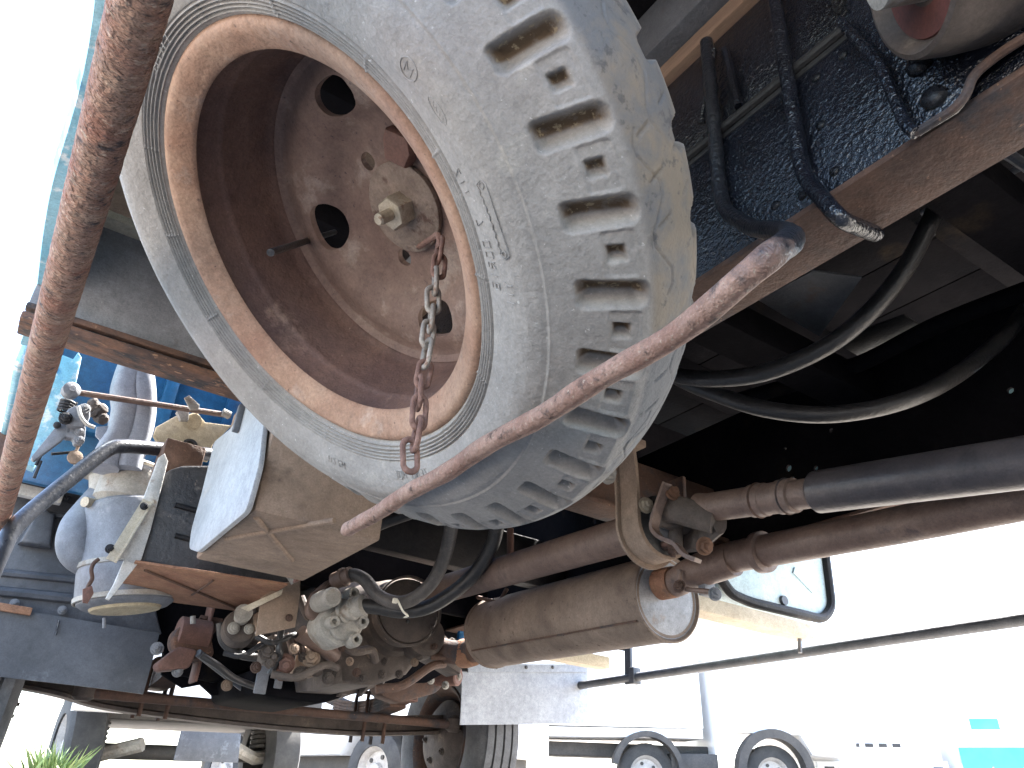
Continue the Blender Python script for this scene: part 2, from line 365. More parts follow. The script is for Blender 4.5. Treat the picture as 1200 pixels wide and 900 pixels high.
def make_tyre():
    half = [(.010, .2195), (-.001, .2225), (-.0065, .2262), (-.0105, .231), (-.0135, .2375), (-.0175, .248), (-.0225, .262), (-.0255, .276), (-.0255, .287),
            (-.0220, .297), (-.0175, .3035), (-.0150, .307), (-.0105, .3145), (-.0055, .3235), (.0010, .335), (.0085, .348), (.0155, .3585), (.0215, .3655), (.0290, .3705), (.0420, .3752), (.0580, .3782), (.075, .3792)]
    prof = half + [(.15 - o, r) for o, r in half[-2::-1]]
    prof = np.array(prof)
    seg = np.sqrt((np.diff(prof, axis=0) ** 2).sum(1)); s = np.concatenate([[0], np.cumsum(seg)])
    half_s = s[-1] / 2
    dens = [(0, .0015), (s[1], .00055), (s[5] + .002, .0012), (s[6] + .004, .0022), (s[9], .0009), (s[12], .0013), (half_s, .0016)]
    ss = [0.0]
    while ss[-1] < half_s: ss.append(ss[-1] + [st for lo, st in dens if ss[-1] >= lo][-1])
    ss = np.array(ss); ss = ss / ss[-1] * half_s
    back = np.concatenate([np.arange(half_s + .0016, s[-1] - s[9], .0016), np.linspace(s[-1] - s[9], s[-1], 26)])
    ss = np.concatenate([ss, back]); NS = len(ss)
    o = np.interp(ss, s, prof[:, 0]); r = np.interp(ss, s, prof[:, 1])
    fine_s = np.linspace(0, s[-1], 1200); fo = np.interp(fine_s, s, prof[:, 0]); fr_ = np.interp(fine_s, s, prof[:, 1])
    kk = np.hanning(23); kk /= kk.sum()
    fo[11:-11] = np.convolve(fo, kk, 'valid'); fr_[11:-11] = np.convolve(fr_, kk, 'valid')
    o = np.interp(ss, fine_s, fo); r = np.interp(ss, fine_s, fr_)
    do = np.gradient(fo); dr = np.gradient(fr_); do = np.interp(ss, fine_s, do); dr = np.interp(ss, fine_s, dr); ln = np.hypot(do, dr)
    no, nr = -dr / ln, do / ln                       # outward normal
    # make sure normal points outward (away from the section centre)
    sign = np.sign((o - .075) * no + (r - .30) * nr); no *= sign; nr *= sign
    NA = 1584; N = 33
    ang = np.arange(NA) * 2 * PI / NA
    A_, S_ = np.meshgrid(ang, ss, indexing='ij')
    D = np.zeros_like(A_)
    def sm(x, a, b): t = np.clip((x - a) / (b - a), 0, 1); return t * t * (3 - 2 * t)
    def band(x, lo, hi, e): return sm(x, lo - e, lo + e) * (1 - sm(x, hi - e, hi + e))
    def s_at(rv): return float(np.interp(rv, np.maximum.accumulate(fr_[:600]), fine_s[:600]))
    tot = s[-1]
    pitch = 2 * PI / N; jit = rng.normal(0, .02, N + 2)
    for side in (0, 1):
        S = S_ if side == 0 else tot - S_
        phase0 = R(-174.98) + (0 if side == 0 else pitch * .5)
        s0, s1, s2 = s_at(.3225), s_at(.3655), s_at(.3712)
        tt = (S - s0) / (s1 - s0)
        a = (A_ - phase0 - R(1.0) * tt + pitch / 2) % (2 * PI)
        idx = np.floor(a / pitch).astype(int)
        a = (a % pitch) - pitch / 2 + jit[np.clip(idx, 0, N)] * pitch * .5
        def rrect(u_, v_, hu, hv, rc):
            qx = np.abs(u_) - (hu - rc); qy = np.abs(v_) - (hv - rc)
            return np.hypot(np.maximum(qx, 0), np.maximum(qy, 0)) + np.minimum(np.maximum(qx, qy), 0) - rc
        if side == 1: s2 = s_at(.3778)
        vm_ = (s0 + s2) / 2; hv = (s2 - s0) / 2
        d1 = rrect(a * .345, S - vm_, .0128 - .0012 * (S - vm_) / hv, hv, .0070 + .003 * (S > vm_))
        t1 = np.clip(-d1 / .0118, 0, 1); big = 1 - (1 - t1) ** 1.55
        D -= big * .0165
        a2 = ((A_ - phase0 - R(1.0) * tt) % pitch) - pitch / 2
        v2 = s0 + (s1 - s0) * .72
        d2 = rrect(a2 * .355, S - v2, .0078, .0085, .0025); t2 = np.clip(-d2 / .0065, 0, 1)
        D -= (1 - (1 - t2) ** 1.6) * .0095
        d3 = rrect(a2 * .352, S - (v2 + .003), .019, .0135, .003); D -= .0016 * sm(-d3, 0, .0012)
        if side == 0: mudmap = np.clip(t1 * 2.2, 0, 1) * (1 - sm(a, R(-.15), R(.5))) + np.clip(t2 * 2.2, 0, 1) * (1 - sm(a2, R(-.1), R(.35)))
        # bead rings
        for rr in (.2290, .2325, .2360, .2395, .2430):
            sr = s_at(rr); D += .0019 * np.exp(-((S - sr) / .0008) ** 2) - .0016 * np.exp(-((S - sr - .0018) / .0009) ** 2)
        for td in range(-170, 190, 26):
            dd = np.abs((A_ - R(td) + PI) % (2 * PI) - PI)
            D += .0014 * np.exp(-(dd / R(.28)) ** 2) * band(S, s_at(.2285), s_at(.2448), .001)
        # parting step at the max-width line
        sr = s_at(.3035); D += .0013 * sm(S, sr - .0012, sr + .0012) * (1 - sm(S, sr + .004, s_at(.322)))
        D += .0010 * np.exp(-((S - sr) / .0010) ** 2)
        # small vent-pip dimples
    # worn zigzag tread grooves
    for so_, ph in ((-.028, 0), (.028, .5), (0, .25)):
        mid = tot / 2
        q = ((A_ / pitch + ph) % 1.0); tri = np.abs(q - .5) * 4 - 1
        line = mid + so_ + .0085 * np.clip(tri * 1.5, -1, 1)
        D -= .0014 * (1 - sm(np.abs(S_ - line), .0005, .0017)) * (np.sin(A_ * 9 + ph * 9) > -.1)
    # transverse sipes
    a3 = ((A_) % (pitch * .5)) - pitch * .25
    D -= .002 * (1 - sm(np.abs(a3 + (S_ - tot / 2) * .9), R(.12), R(.35))) * band(np.abs(S_ - tot / 2), .012, .030, .002) * (np.sin(A_ * 11) > -.2)
    # a little chunking on the tread edges and unevenness
    D += .0008 * np.sin(A_ * 5 + 1) * np.sin(S_ * 60)
    OO = o[None, :] + no[None, :] * D; RR = r[None, :] + nr[None, :] * D
    ca, sa = np.cos(A_), np.sin(A_)
    c = np.array(c0); a_, u_, v_ = np.array(ax), np.array(uu), np.array(vv)
    V = c + OO[..., None] * a_ + (RR * ca)[..., None] * u_ + (RR * sa)[..., None] * v_
    V = V.reshape(-1, 3)
    i = np.arange(NA)[:, None]; j = np.arange(NS - 1)[None, :]
    i2 = (i + 1) % NA
    Q = np.stack([i * NS + j, i2 * NS + j, i2 * NS + j + 1, i * NS + j + 1], -1).reshape(-1, 4)
    me = bpy.data.meshes.new('tyre')
    me.vertices.add(len(V)); me.vertices.foreach_set('co', V.ravel().astype(np.float32))
    me.loops.add(Q.size); me.polygons.add(len(Q))
    me.loops.foreach_set('vertex_index', Q.ravel().astype(np.int32))
    me.polygons.foreach_set('loop_start', (np.arange(len(Q)) * 4).astype(np.int32))
    me.update(calc_edges=True); me.validate()
    me.polygons.foreach_set('use_smooth', [True] * len(Q))
    # mud and dust masks with a shape of their own (wear): attribute 0..1 on tread and pockets
    mud = np.clip(mudmap, 0, 1)
    tr = band(S_, s_at(.372), tot - s_at(.372), .006)
    dust = np.stack([mud, tr], -1).reshape(-1, 2)
    at = me.attributes.new('wear', 'FLOAT_VECTOR', 'POINT')
    at.data.foreach_set('vector', np.concatenate([dust, np.zeros((len(dust), 1))], 1).ravel().astype(np.float32))
    ob = bpy.data.objects.new('tyre', me); COL.objects.link(ob); me.materials.append(m_spare); set_parent(ob, spare)
    return ob

# tyre material: dusty sidewall, darker scuffed tread, mud dried in the tread pockets
m_spare = m_rubber.copy(); m_spare.name = 'spare_tyre_rubber'
n = m_spare.node_tree.nodes; L = m_spare.node_tree.links; bs = n['Principled BSDF']
src = bs.inputs['Base Color'].links[0].from_socket
at = n.new('ShaderNodeAttribute'); at.attribute_name = 'wear'
sp = n.new('ShaderNodeSeparateXYZ'); L.new(at.outputs['Vector'], sp.inputs[0])
tc = n.new('ShaderNodeTexCoord')
def nz(s, d=6):
    t = n.new('ShaderNodeTexNoise'); t.inputs['Scale'].default_value = s; t.inputs['Detail'].default_value = d; t.inputs['Roughness'].default_value = .65; L.new(tc.outputs['Object'], t.inputs['Vector']); return t.outputs['Fac']
def mr(f, a, b, c=0, d=1):
    r_ = n.new('ShaderNodeMapRange'); r_.inputs[1].default_value = a; r_.inputs[2].default_value = b; r_.inputs[3].default_value = c; r_.inputs[4].default_value = d; L.new(f, r_.inputs[0]); return r_.outputs[0]
def mul(a, b):
    q = n.new('ShaderNodeMath'); q.operation = 'MULTIPLY'; L.new(a, q.inputs[0])
    if isinstance(b, float): q.inputs[1].default_value = b
    else: L.new(b, q.inputs[1])
    return q.outputs[0]
def mixc(f, a, b):
    x = n.new('ShaderNodeMix'); x.data_type = 'RGBA'; L.new(f, x.inputs[0])
    for s_, c_ in ((x.inputs[6], a), (x.inputs[7], b)):
        if isinstance(c_, tuple): s_.default_value = (*c_, 1)
        else: L.new(c_, s_)
    return x.outputs[2]
c_ = mixc(mul(sp.outputs[1], .8), src, (.115, .12, .132))
c_ = mixc(mul(sp.outputs[1], mr(nz(6, 10), .46, .56, 0, .75)), c_, (.25, .2, .145))
c_ = mixc(mul(sp.outputs[1], mr(nz(70, 4), .58, .66, 0, .6)), c_, (.06, .06, .065))
c_ = mixc(mul(sp.outputs[0], mr(nz(60, 8), .30, .48, .5, 1.0)), c_, (.10, .062, .032))
c_ = mixc(mul(sp.outputs[0], mr(nz(140, 3), .56, .64, 0, .9)), c_, (.30, .23, .14))
L.new(c_, bs.inputs['Base Color'])
make_tyre()

# moulded sidewall marks: lettering, round emblem, oval mark, zigzag panel
def side_o(r):                          # sidewall offset at radius r
    pr = [(.2448, -.0163), (.262, -.0225), (.276, -.0255), (.287, -.0255), (.297, -.022), (.3035, -.0165), (.307, -.0137), (.3145, -.0095)]
    return np.interp(r, [p[0] for p in pr], [p[1] for p in pr])
def side_pt(rr, deg, lift=.0006): return W(side_o(rr) - lift, rr, deg)
def mark_line(bm, pts, w=.0008, closed=False):
    path = [side_pt(a, b) for a, b in pts]
    if closed: path.append(path[0]); 
    sweep(bm, path, circ(w, 5), up=ax)
def angle_of(px, py, o=-.022):
    d = Vector(ray(px, py)); k = (c0 + ax * o).dot(ax) / d.dot(ax); q = d * k - (c0 + ax * o)
    return q.length, math.degrees(math.atan2(q.dot(vv), q.dot(uu)))
GLY = {'2': [(0, 1), (.6, 1), (.6, .5), (0, .5), (0, 0), (.6, 0)], '1': [(.3, 0), (.3, 1)], '7': [(0, 1), (.6, 1), (.2, 0)], '0': [(0, 0), (.6, 0), (.6, 1), (0, 1), (0, 0)],
       'M': [(0, 0), (0, 1), (.35, .4), (.7, 1), (.7, 0)], 'N': [(0, 0), (0, 1), (.6, 0), (.6, 1)], 'H': [(0, 0), (0, 1), (0, .5), (.6, .5), (.6, 1), (.6, 0)],
       'L': [(0, 1), (0, 0), (.6, 0)], 'E': [(.6, 0), (0, 0), (0, .5), (.5, .5), (0, .5), (0, 1), (.6, 1)], 'Y': [(.3, 0), (.3, .5), (0, 1), (.3, .5), (.6, 1)], '-': [(0, .5), (.5, .5)],
       'Z': [(0, 1), (.6, 1), (0, 0), (.6, 0)], 'R': [(0, 0), (0, 1), (.6, 1), (.6, .55), (0, .55), (.6, 0)], '5': [(.6, 1), (0, 1), (0, .55), (.6, .55), (.6, 0), (0, 0)], '6': [(.6, 1), (0, 1), (0, 0), (.6, 0), (.6, .5), (0, .5)]}
def side_text(txt, px, py, h, flip=1):
    rr, deg = angle_of(px, py); bm = bmesh.new(); xcur = 0
    for ch in txt:
        if ch in GLY:
            pts = []
            for gx, gy in GLY[ch]:
                pts.append((rr + (gy - .5) * h * flip, deg - flip * math.degrees((xcur + gx * h * .9) / rr)))
            mark_line(bm, pts, .0005)
        xcur += h * .95
    return mesh_obj('moulded_lettering', bm, m_rubber, tyre_o)
tyre_o = [o for o in spare.children if o.name.startswith('tyre')][0]
side_text('Z11', 532, 200, .0085, -1)
side_text('7.00R16', 560, 258, .0095, -1)
side_text('LYEZZL', 190, 45, .010, 1)
side_text('MZZH', 405, 545, .008, -1)
side_text('ZEN0 M0E', 500, 553, .008, -1)
side_text('Y11', 598, 330, .008, -1)
bm = bmesh.new()
rr, dg = angle_of(482, 80); mark_line(bm, [(rr + .0085 * math.cos(t), dg + math.degrees(.0085 * 1.1 * math.sin(t) / rr)) for t in np.linspace(0, 2 * PI, 25)], .0007)
mark_line(bm, [(rr + (y_ - .5) * .009, dg - math.degrees((x_ - .35) * .011 / rr)) for x_, y_ in GLY['M']], .0007)
mesh_obj('moulded_emblem', bm, m_rubber, tyre_o)
bm = bmesh.new()
rr, dg = angle_of(516, 128); ov = [(rr + .0045 * math.cos(t), dg + math.degrees(.012 * math.sin(t) / rr)) for t in np.linspace(0, 2 * PI, 25)]
mark_line(bm, ov, .0006); mark_line(bm, [(rr - .002 + .004 * (i % 2), dg + (i - 4) * .45) for i in range(9)], .0005)
mesh_obj('moulded_emblem', bm, m_rubber, tyre_o)
bm = bmesh.new()
r0, d0 = angle_of(567, 216); r1, d1 = angle_of(594, 296)
pan = [(r0 + .0055, d0), (r0 + .002, d0 - .9), (r0 - .0045, d0 - .4)] + [(r0 + (r1 - r0) * t - .0035 - .0016 * (i % 2), d0 + (d1 - d0) * t) for i, t in enumerate(np.linspace(.05, .95, 15))] + [(r1 - .005, d1), (r1, d1 + .9), (r1 + .005, d1 + .3), (r0 + .0055, d0)]
mark_line(bm, pan, .0006)
for rq, dq in ((r0 + .0005, d0), (r1, d1)): mark_line(bm, [(rq + .0025 * math.cos(t), dq + math.degrees(.0025 * math.sin(t) / rq)) for t in np.linspace(0, 2 * PI, 13)], .0005)
mesh_obj('moulded_emblem', bm, m_rubber, tyre_o)

# rim barrel
bm = bmesh.new()
prof = [(.004, .2235), (.001, .2265), (-.0045, .2255), (-.0078, .2215), (-.0078, .2165), (-.0050, .2105), (.001, .2030), (.0060, .1970), (.0090, .1942), (.0115, .1936), (.0145, .2030), (.012, .213)]
lathe(bm, prof, c0, ax, 160, closed=True); fl_rim = bm
bar = [(.0120, .1990), (.040, .1985), (.0435, .1970), (.0465, .1950), (.0500, .1955), (.075, .1940), (.100, .1925), (.109, .1925), (.1135, .1895), (.119, .1875), (.126, .1880), (.140, .188), (.150, .197), (.157, .215), (.157, .222), (.148, .224), (.138, .206), (.11, .204), (.02, .208), (.0122, .2090)]
rim = mesh_obj('rim_flange', bm, m_rim, spare, angle=45)
bm = bmesh.new(); lathe(bm, bar, c0, ax, 160, closed=True); mesh_obj('rim_barrel', bm, m_barrel, spare, angle=45)
# wheel disc with hand holes and stud holes
bm = bmesh.new()
dp = [(.117, .1875), (.124, .181), (.1245, .174), (.121, .166), (.1195, .155), (.121, .142), (.1255, .128), (.134, .116), (.1425, .108), (.1465, .100), (.1475, .088), (.1475, .030)]
lathe(bm, dp + [(o + .008, r_) for o, r_ in dp[::-1]], c0, ax, 160, closed=True)
disc = mesh_obj('wheel_disc', bm, m_disc, spare, angle=45)
cut = []
def cutter(o, r_, deg, a, b, turn=0):
    bm = bmesh.new(); c = W(o - .05, r_, deg); t = R(deg)
    er = (uu * math.cos(t) + vv * math.sin(t)); et = (-uu * math.sin(t) + vv * math.cos(t)); n_ = 48
    ring = [c + er * (a * math.copysign(abs(math.cos(q)) ** .85, math.cos(q))) + et * (b * math.copysign(abs(math.sin(q)) ** .85, math.sin(q))) for q in [2 * PI * i / n_ for i in range(n_)]]
    prism(bm, ring, ax * .12)
    return mesh_obj('cut', bm, None)
for dg, r_ in ((106, .138), (25, .128), (-66, .134), (-158, .134)): cut.append(cutter(.12, r_, dg, .0205, .0295))
for dg in (84, -33, -152): cut.append(cutter(.1475, .070, dg, .0105, .0105))
boolean(disc, cut)
tube('valve_stem', [P(317, 296, x=.100 + .02), P(392, 272, x=.255)], .0042, m_hosed, spare, 10)
for px, py in ((423, 372), (453, 396)):
    pass

# carrier plate and nut that hold the spare wheel (part of the truck's carrier)
truck = empty('truck', (1.05, 1.2, -.12), 'blue truck seen from below, with rusty chassis, side guard pipes, muffler and mud flaps', 'truck')
bm = bmesh.new(); lathe(bm, [(.1395, .052), (.1405, .0535), (.146, .0535), (.146, .012)], c0, ax, 48)
cplate = mesh_obj('spare_carrier_plate', bm, m_plate, truck)
bm = bmesh.new(); lathe(bm, [(.1385, .012), (.20, .012), (.36, .012), (.36, .001)], c0, ax, 12); mesh_obj('hanger_bolt', bm, m_dkrust, cplate)
bm = bmesh.new(); lathe(bm, [(.118, .0185), (.1205, .0205), (.1395, .0205)], c0, ax, 6); mesh_obj('nut', bm, m_nut, cplate)
bm = bmesh.new(); lathe(bm, [(.098, .0055), (.100, .0072), (.122, .0072)], c0, ax, 14); mesh_obj('stud', bm, m_nut, cplate)
cc = c0 + ax * .128
d_ = Vector(ray(463, 172)); d_ = d_ * (cc.dot(ax) / d_.dot(ax)) - cc; t = math.atan2(d_.dot(vv), d_.dot(uu)); rl = d_.length
e1 = uu * math.cos(t) + vv * math.sin(t); e2 = -uu * math.sin(t) + vv * math.cos(t); bm = bmesh.new()
prism(bm, [cc + e1 * (rl + a) + e2 * b for a, b in ((-.020, -.017), (.004, -.020), (.016, -.016), (.014, .016), (-.004, .020), (-.022, .012))], ax * .018, .004); mesh_obj('carrier_lug', bm, m_brownp, cplate)
# carrier beam the hanger bolt passes into, above the wheel
bm = bmesh.new(); add_box(bm, (-.03, .40, 0), (.03, .93, .05), .005)
mm = Matrix.Translation(c0 + ax * .20 - Vector((0, .6625, 0))) @ Vector((0, 0, 1)).rotation_difference(ax).to_matrix().to_4x4()
bmesh.ops.transform(bm, matrix=mm, verts=bm.verts[:]); mesh_obj('spare_carrier_beam', bm, m_grey, truck)

# ------------------------------------------------------------------ chain
top = P(517, 283, x=.262); zbot = P(482, 546, x=.262).z
chain = empty('chain', top, 'rusty steel chain hanging loose from the hub of the spare wheel', 'chain')
def link_mesh_new(mat):
    bm = bmesh.new(); h, w, wr = .0115, .0062, .0026; path = []
    for k in range(24):
        q = 2 * PI * k / 24; path.append(Vector((w * math.cos(q), 0, (h - w + .0015) * (1 if math.sin(q) > 0 else -1 if math.sin(q) < 0 else 0) + w * math.sin(q))))
    rings = []
    for i, p in enumerate(path):
        tn = (path[(i + 1) % 24] - path[i - 1]).normalized(); v_ = Vector((0, 1, 0)); u_ = tn.cross(v_)
        rings.append([bm.verts.new(p + u_ * wr * math.cos(a) + v_ * wr * math.sin(a)) for a in [2 * PI * k / 8 for k in range(8)]])
    for i in range(24): bridge(bm, rings[i], rings[(i + 1) % 24])
    me = bpy.data.meshes.new('chain_link'); bm.normal_update(); bmesh.ops.recalc_face_normals(bm, faces=bm.faces[:]); bm.to_mesh(me); bm.free()
    me.polygons.foreach_set('use_smooth', [True] * len(me.polygons)); me.materials.append(mat); return me
L1, L2 = link_mesh_new(m_chain), link_mesh_new(m_chainr)
npitch = max(6, round((top.z - zbot) / .0205)); pit = (top.z - zbot) / npitch
view_yaw = math.atan2(.26, .63)
for i in range(npitch):
    f_ = i / (npitch - 1)
    me = L2 if (f_ < .12 or f_ > .62) else L1
    o = bpy.data.objects.new('chain_link', me); COL.objects.link(o)
    sz = 1.0 if f_ < .66 else 1.06
    o.location = top + Vector((.0025 * math.sin(i * 2.1) * .6, .002 * math.cos(i * 1.7), -pit * (i + .5)))
    o.rotation_euler = (random.uniform(-.1, .1), random.uniform(-.14, .14), -view_yaw + (R(20) if i % 2 else R(105)) + random.uniform(-.2, .2))
    o.scale = (sz, sz, sz * (pit / .0205) * 1.12)
    set_parent(o, chain)
bm = bmesh.new(); sweep(bm, fillet([top + Vector((0, 0, -.008)), top + Vector((-.004, 0, .008)), c0 + ax * .135 + (uu * math.cos(R(-75)) + vv * math.sin(R(-75))) * .047], .01), circ(.0034, 8))
mesh_obj('chain_hook', bm, m_chainr, chain)

# ------------------------------------------------------------------ chassis: rails, bed, cross members
def rail(xo, s):
    """C section rail, outer web at xo, flanges towards s"""
    r_ = box('frame_rail', (min(xo, xo + s * .007), -3.2, .60), (max(xo, xo + s * .007), 3.9, .80), m_black, truck, .002)
    for z0, nm, mt in ((.594, 'bottom_flange', m_dkrust), (.794, 'top_flange', m_blackd)):
        box(nm, (min(xo - s * .002, xo + s * .085), -3.2, z0), (max(xo - s * .002, xo + s * .085), 3.9, z0 + .009), mt, r_, .002)
    return r_
railL = rail(.60, 1)
sillL = box('bed_sill', (.604, -3.2, .806), (.68, 1.66, .995), m_black, truck, .004)
box('wood_spacer', (.590, -3.2, .997), (.70, 1.66, 1.028), m_wood, truck, .004)
box('bed_sill', (.560, -3.2, 1.030), (.70, 1.66, 1.135), m_sill, truck, .006)
# lap edge along the rail top and the two bent rods
tube('weld_seam', [(.600, -.5, .812), (.600, 1.6, .812)], .0075, m_blackd, railL, 10)
rodr = .0092
tube('guard_rod', fillet([(.588, .375, 1.0), (.588, .375, .635), P(985, 258, x=.575), P(1026, 274, z=.585)], .025), rodr, m_black, railL, 12)
hook = fillet([(.588, .492, .985), (.588, .492, .672), P(884, 270, x=.545), P(922, 271, x=.47), P(930, 281, x=.36), P(905, 298, z=.30), P(800, 388, z=.30), P(610, 500, z=.30), P(404, 623, z=.302)], .045)
bm = bmesh.new(); dense = []
for i in range(len(hook) - 1):
    k = max(1, int((hook[i + 1] - hook[i]).length / .012))
    dense += [hook[i].lerp(hook[i + 1], j / k) for j in range(k)]
dense.append(hook[-1])
dense = [p + Vector((.0010 * math.sin(p.y * 41), 0, .0010 * math.cos(p.y * 33))) for p in dense]
sweep(bm, dense, lambda q: circ(rodr * (.6 if q > .998 else 1) + .0003 * math.sin(q * 900), 14)); mesh_obj('spare_guard_rod', bm, m_rodmix, truck)
tube('rod_gusset', [P(836, 58, x=.59), P(822, 145, x=.597)], .004, m_black, railL, 8)
tube('rod_gusset', [P(850, 58, x=.596), P(866, 125, x=.597)], .006, m_black, railL, 8)
for px, py in ((957, 91), (988, 65), (962, 147), (978, 201), (930, 180), (922, 136), (941, 229), (909, 241)):
    xx = .600 if P(px, py, x=.6).z < .80 else .604
    bolt(P(px, py, x=xx), (-1, 0, 0), .0062, m_black, railL, dome=True, name='rivet')
# spring hanger bracket
pl = plate('spring_hanger', [(985, 25), (1030, 72), (1062, 148), (1073, 156), (1118, 128), (1132, 112), (1140, 88), (1172, 62), (1240, 20), (1240, -60), (1010, -60)], m_black, truck, (.008, 0, 0), x=.586, bevel=.002)
lip = [P(985, 25, x=.575), P(1030, 72, x=.575), P(1062, 148, x=.575), P(1073, 156, x=.575)]
tube('hanger_lip', fillet(lip, .02), .006, m_black, pl, 10)
lip = [P(1073, 156, x=.578), P(1118, 128, x=.578), P(1132, 112, x=.578), P(1140, 88, x=.578), P(1172, 62, x=.578), P(1240, 20, x=.578)]
tube('hanger_lip', fillet(lip, .02), .0045, m_dkrust, pl, 10)
for px, py in ((1076, 76), (1094, 114)): bolt(P(px, py, x=.584), (-1, 0, 0), .0125, m_black, pl, dome=True, name='bolt')
for px, py in ((985, 8), (990, 18)): bolt(P(px, py, x=.59), (-1, 0, 0), .008, m_black, pl, name='bolt')
A_ = P(1066, -28, x=.50); B_ = P(1340, -95, x=.66); d_ = (B_ - A_); Ld = d_.length
bm = bmesh.new(); lathe(bm, [(.012, .001), (.012, .058), (-.002, .066), (0, .071), (.012, .073), (.03, .075), (Ld, .075), (Ld, .001)], A_, d_, 48, caps=False)
sb = mesh_obj('brake_chamber', bm, m_castd, truck)
bm = bmesh.new(); lathe(bm, [(.014, .001), (.010, .055), (.013, .057)], A_, d_, 40, caps=False); mesh_obj('chamber_face', bm, m_red, sb)
bm = bmesh.new(); lathe(bm, [(-.03, .001), (-.03, .022), (.013, .024)], A_, d_, 24, caps=False); mesh_obj('chamber_cap', bm, m_cast, sb)
# right-hand rail: web seen from inside, with punched holes that let daylight through
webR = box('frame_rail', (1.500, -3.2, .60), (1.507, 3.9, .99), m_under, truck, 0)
cut = []
for px, py, rr in ((925, 549, .0085), (929, 562, .0075), (975, 505, .0055), (1185, 458, .0062), (957, 549, .006), (921, 526, .004), (697, 612, .0085)):
    p = P(px, py, x=1.503)
    bm = bmesh.new(); lathe(bm, [(-.05, rr), (.05, rr)], p, Vector((1, 0, 0)), 16); cut.append(mesh_obj('cut', bm, None))
boolean(webR, cut)
box('bottom_flange', (1.425, -3.2, .594), (1.508, 3.9, .602), m_dkrust, webR, .002)
# bed floor planks overhead, cross beams, side sills
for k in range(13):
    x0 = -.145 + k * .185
    box('floor_board', (x0, -3.4, 1.215), (x0 + .182, 2.05, 1.24), m_under if 2 < k < 12 else m_dirt, truck, .003)  # inner boards near-black, outer ones tan: shade and light put into the colour
for y0 in (-3.0, -2.5, -2.0, -1.5, -.95, -.45, .05, .55, 1.05, 1.40):
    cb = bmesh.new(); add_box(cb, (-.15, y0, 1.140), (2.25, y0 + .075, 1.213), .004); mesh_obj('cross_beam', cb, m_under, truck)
# big front cross beam of the bed
fb = box('front_cross_beam', (-.145, 1.70, .835), (.70, 1.708, 1.12), m_grey, truck, .002)
box('front_cross_beam', (.702, 1.66, .815), (2.24, 1.72, 1.135), m_under, truck, .003)  # rest of the same beam, its shade between the rails put into the colour
box('beam_flange', (-.146, 1.662, .815), (.70, 1.74, .834), m_flaky, fb, .003)
box('beam_flange', (-.146, 1.68, .851), (.70, 1.699, .866), m_flaky, fb, .003)
box('beam_flange', (-.146, 1.655, 1.115), (.70, 1.72, 1.135), m_tan, fb, .003)
# left bed side: blue folded sheet, slightly dented
bm = bmesh.new(); sec = [(x_ + .056, z_) for x_, z_ in [(-.150, 1.02), (-.155, .955), (-.172, .93), (-.205, .925), (-.215, .95), (-.222, 1.02), (-.222, 1.26), (-.214, 1.26), (-.214, 1.03), (-.20, .95), (-.175, .943), (-.163, .96), (-.158, 1.02)]]
ysn = list(np.linspace(-3.4, 2.02, 90)); rings = []
for i, y_ in enumerate(ysn):
    rings.append([bm.verts.new((x_ + .006 * math.sin(y_ * 9 + z_ * 5) * (z_ < .98), y_, z_ + .006 * math.sin(y_ * 13.7 + 1) * (z_ < .98))) for x_, z_ in sec])
for i in range(len(rings) - 1): bridge(bm, rings[i], rings[i + 1])
bm.faces.new(rings[0][::-1]); bm.faces.new(rings[-1])
bs_ = mesh_obj('bed_side', bm, m_bluel, truck)
box('bed_side', (2.24, -3.4, .93), (2.26, 2.02, 1.3), m_bluel, truck, .004)
box('bed_headboard', (-.15, 2.03, 1.12), (2.24, 2.06, 2.0), m_blue, truck, .004)

# frame cross member carrying the centre bearing, other cross members
box('frame_cross_member', (.612, 1.36, .655), (1.497, 1.368, .80), m_dkrust, truck, .002)
xm = box('frame_cross_member', (.612, 1.32, .640), (1.497, 1.41, .654), m_dkrust, truck, .003)
for y0 in (.35, .85):
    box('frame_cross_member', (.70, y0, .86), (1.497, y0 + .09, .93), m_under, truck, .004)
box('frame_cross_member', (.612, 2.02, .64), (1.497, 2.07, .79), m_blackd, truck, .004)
plate('gusset_plate', [(888, 352), (952, 318), (1010, 326), (960, 395)], m_sill, truck, (0, 0, .006), z=1.0)
plate('gusset_plate', [(975, 400), (1060, 370), (1100, 395), (1085, 425), (1010, 420)], m_blackd, truck, (0, 0, .006), z=1.0)
plate('support_strap', [(790, 365), (815, 355), (1010, 445), (990, 460)], m_blackd, truck, (0, 0, .012), z=.90)

# brake hoses looping under the bed
def hose(name, pts, r, mat, parent=truck, n_=10, seg=14):
    return tube(name, pts, r, mat, parent, seg, smooth_path=n_)
hose('brake_hose', [P(1116, 190, y=.42), P(1092, 255, y=.46), P(1050, 330, y=.52), P(985, 395, y=.60), P(905, 434, y=.70), P(835, 444, y=.80), P(780, 437, y=.90), P(740, 420, y=.98)], .0145, m_hosed)
hose('brake_hose', [P(1290, 225, y=.50), P(1205, 358, y=.53), P(1150, 418, y=.57), P(1075, 464, y=.62), P(985, 485, y=.70), P(905, 481, y=.78), P(840, 462, y=.86), P(790, 440, y=.92), P(740, 405, y=1.0)], .0150, m_hosed)
hose('cable', [P(1075, 262, y=.62), P(1095, 250, y=.62), P(1108, 262, y=.62), P(1095, 274, y=.62), P(1078, 270, y=.62)], .004, m_blackd)
tube('brake_pipe', [P(1080, 250, x=1.2), P(1210, 190, x=1.2)], .006, m_grey, truck, 8)
tube('brake_pipe', [P(1180, 180, x=1.0), P(1210, 200, x=1.0)], .008, m_mcap, truck, 8)
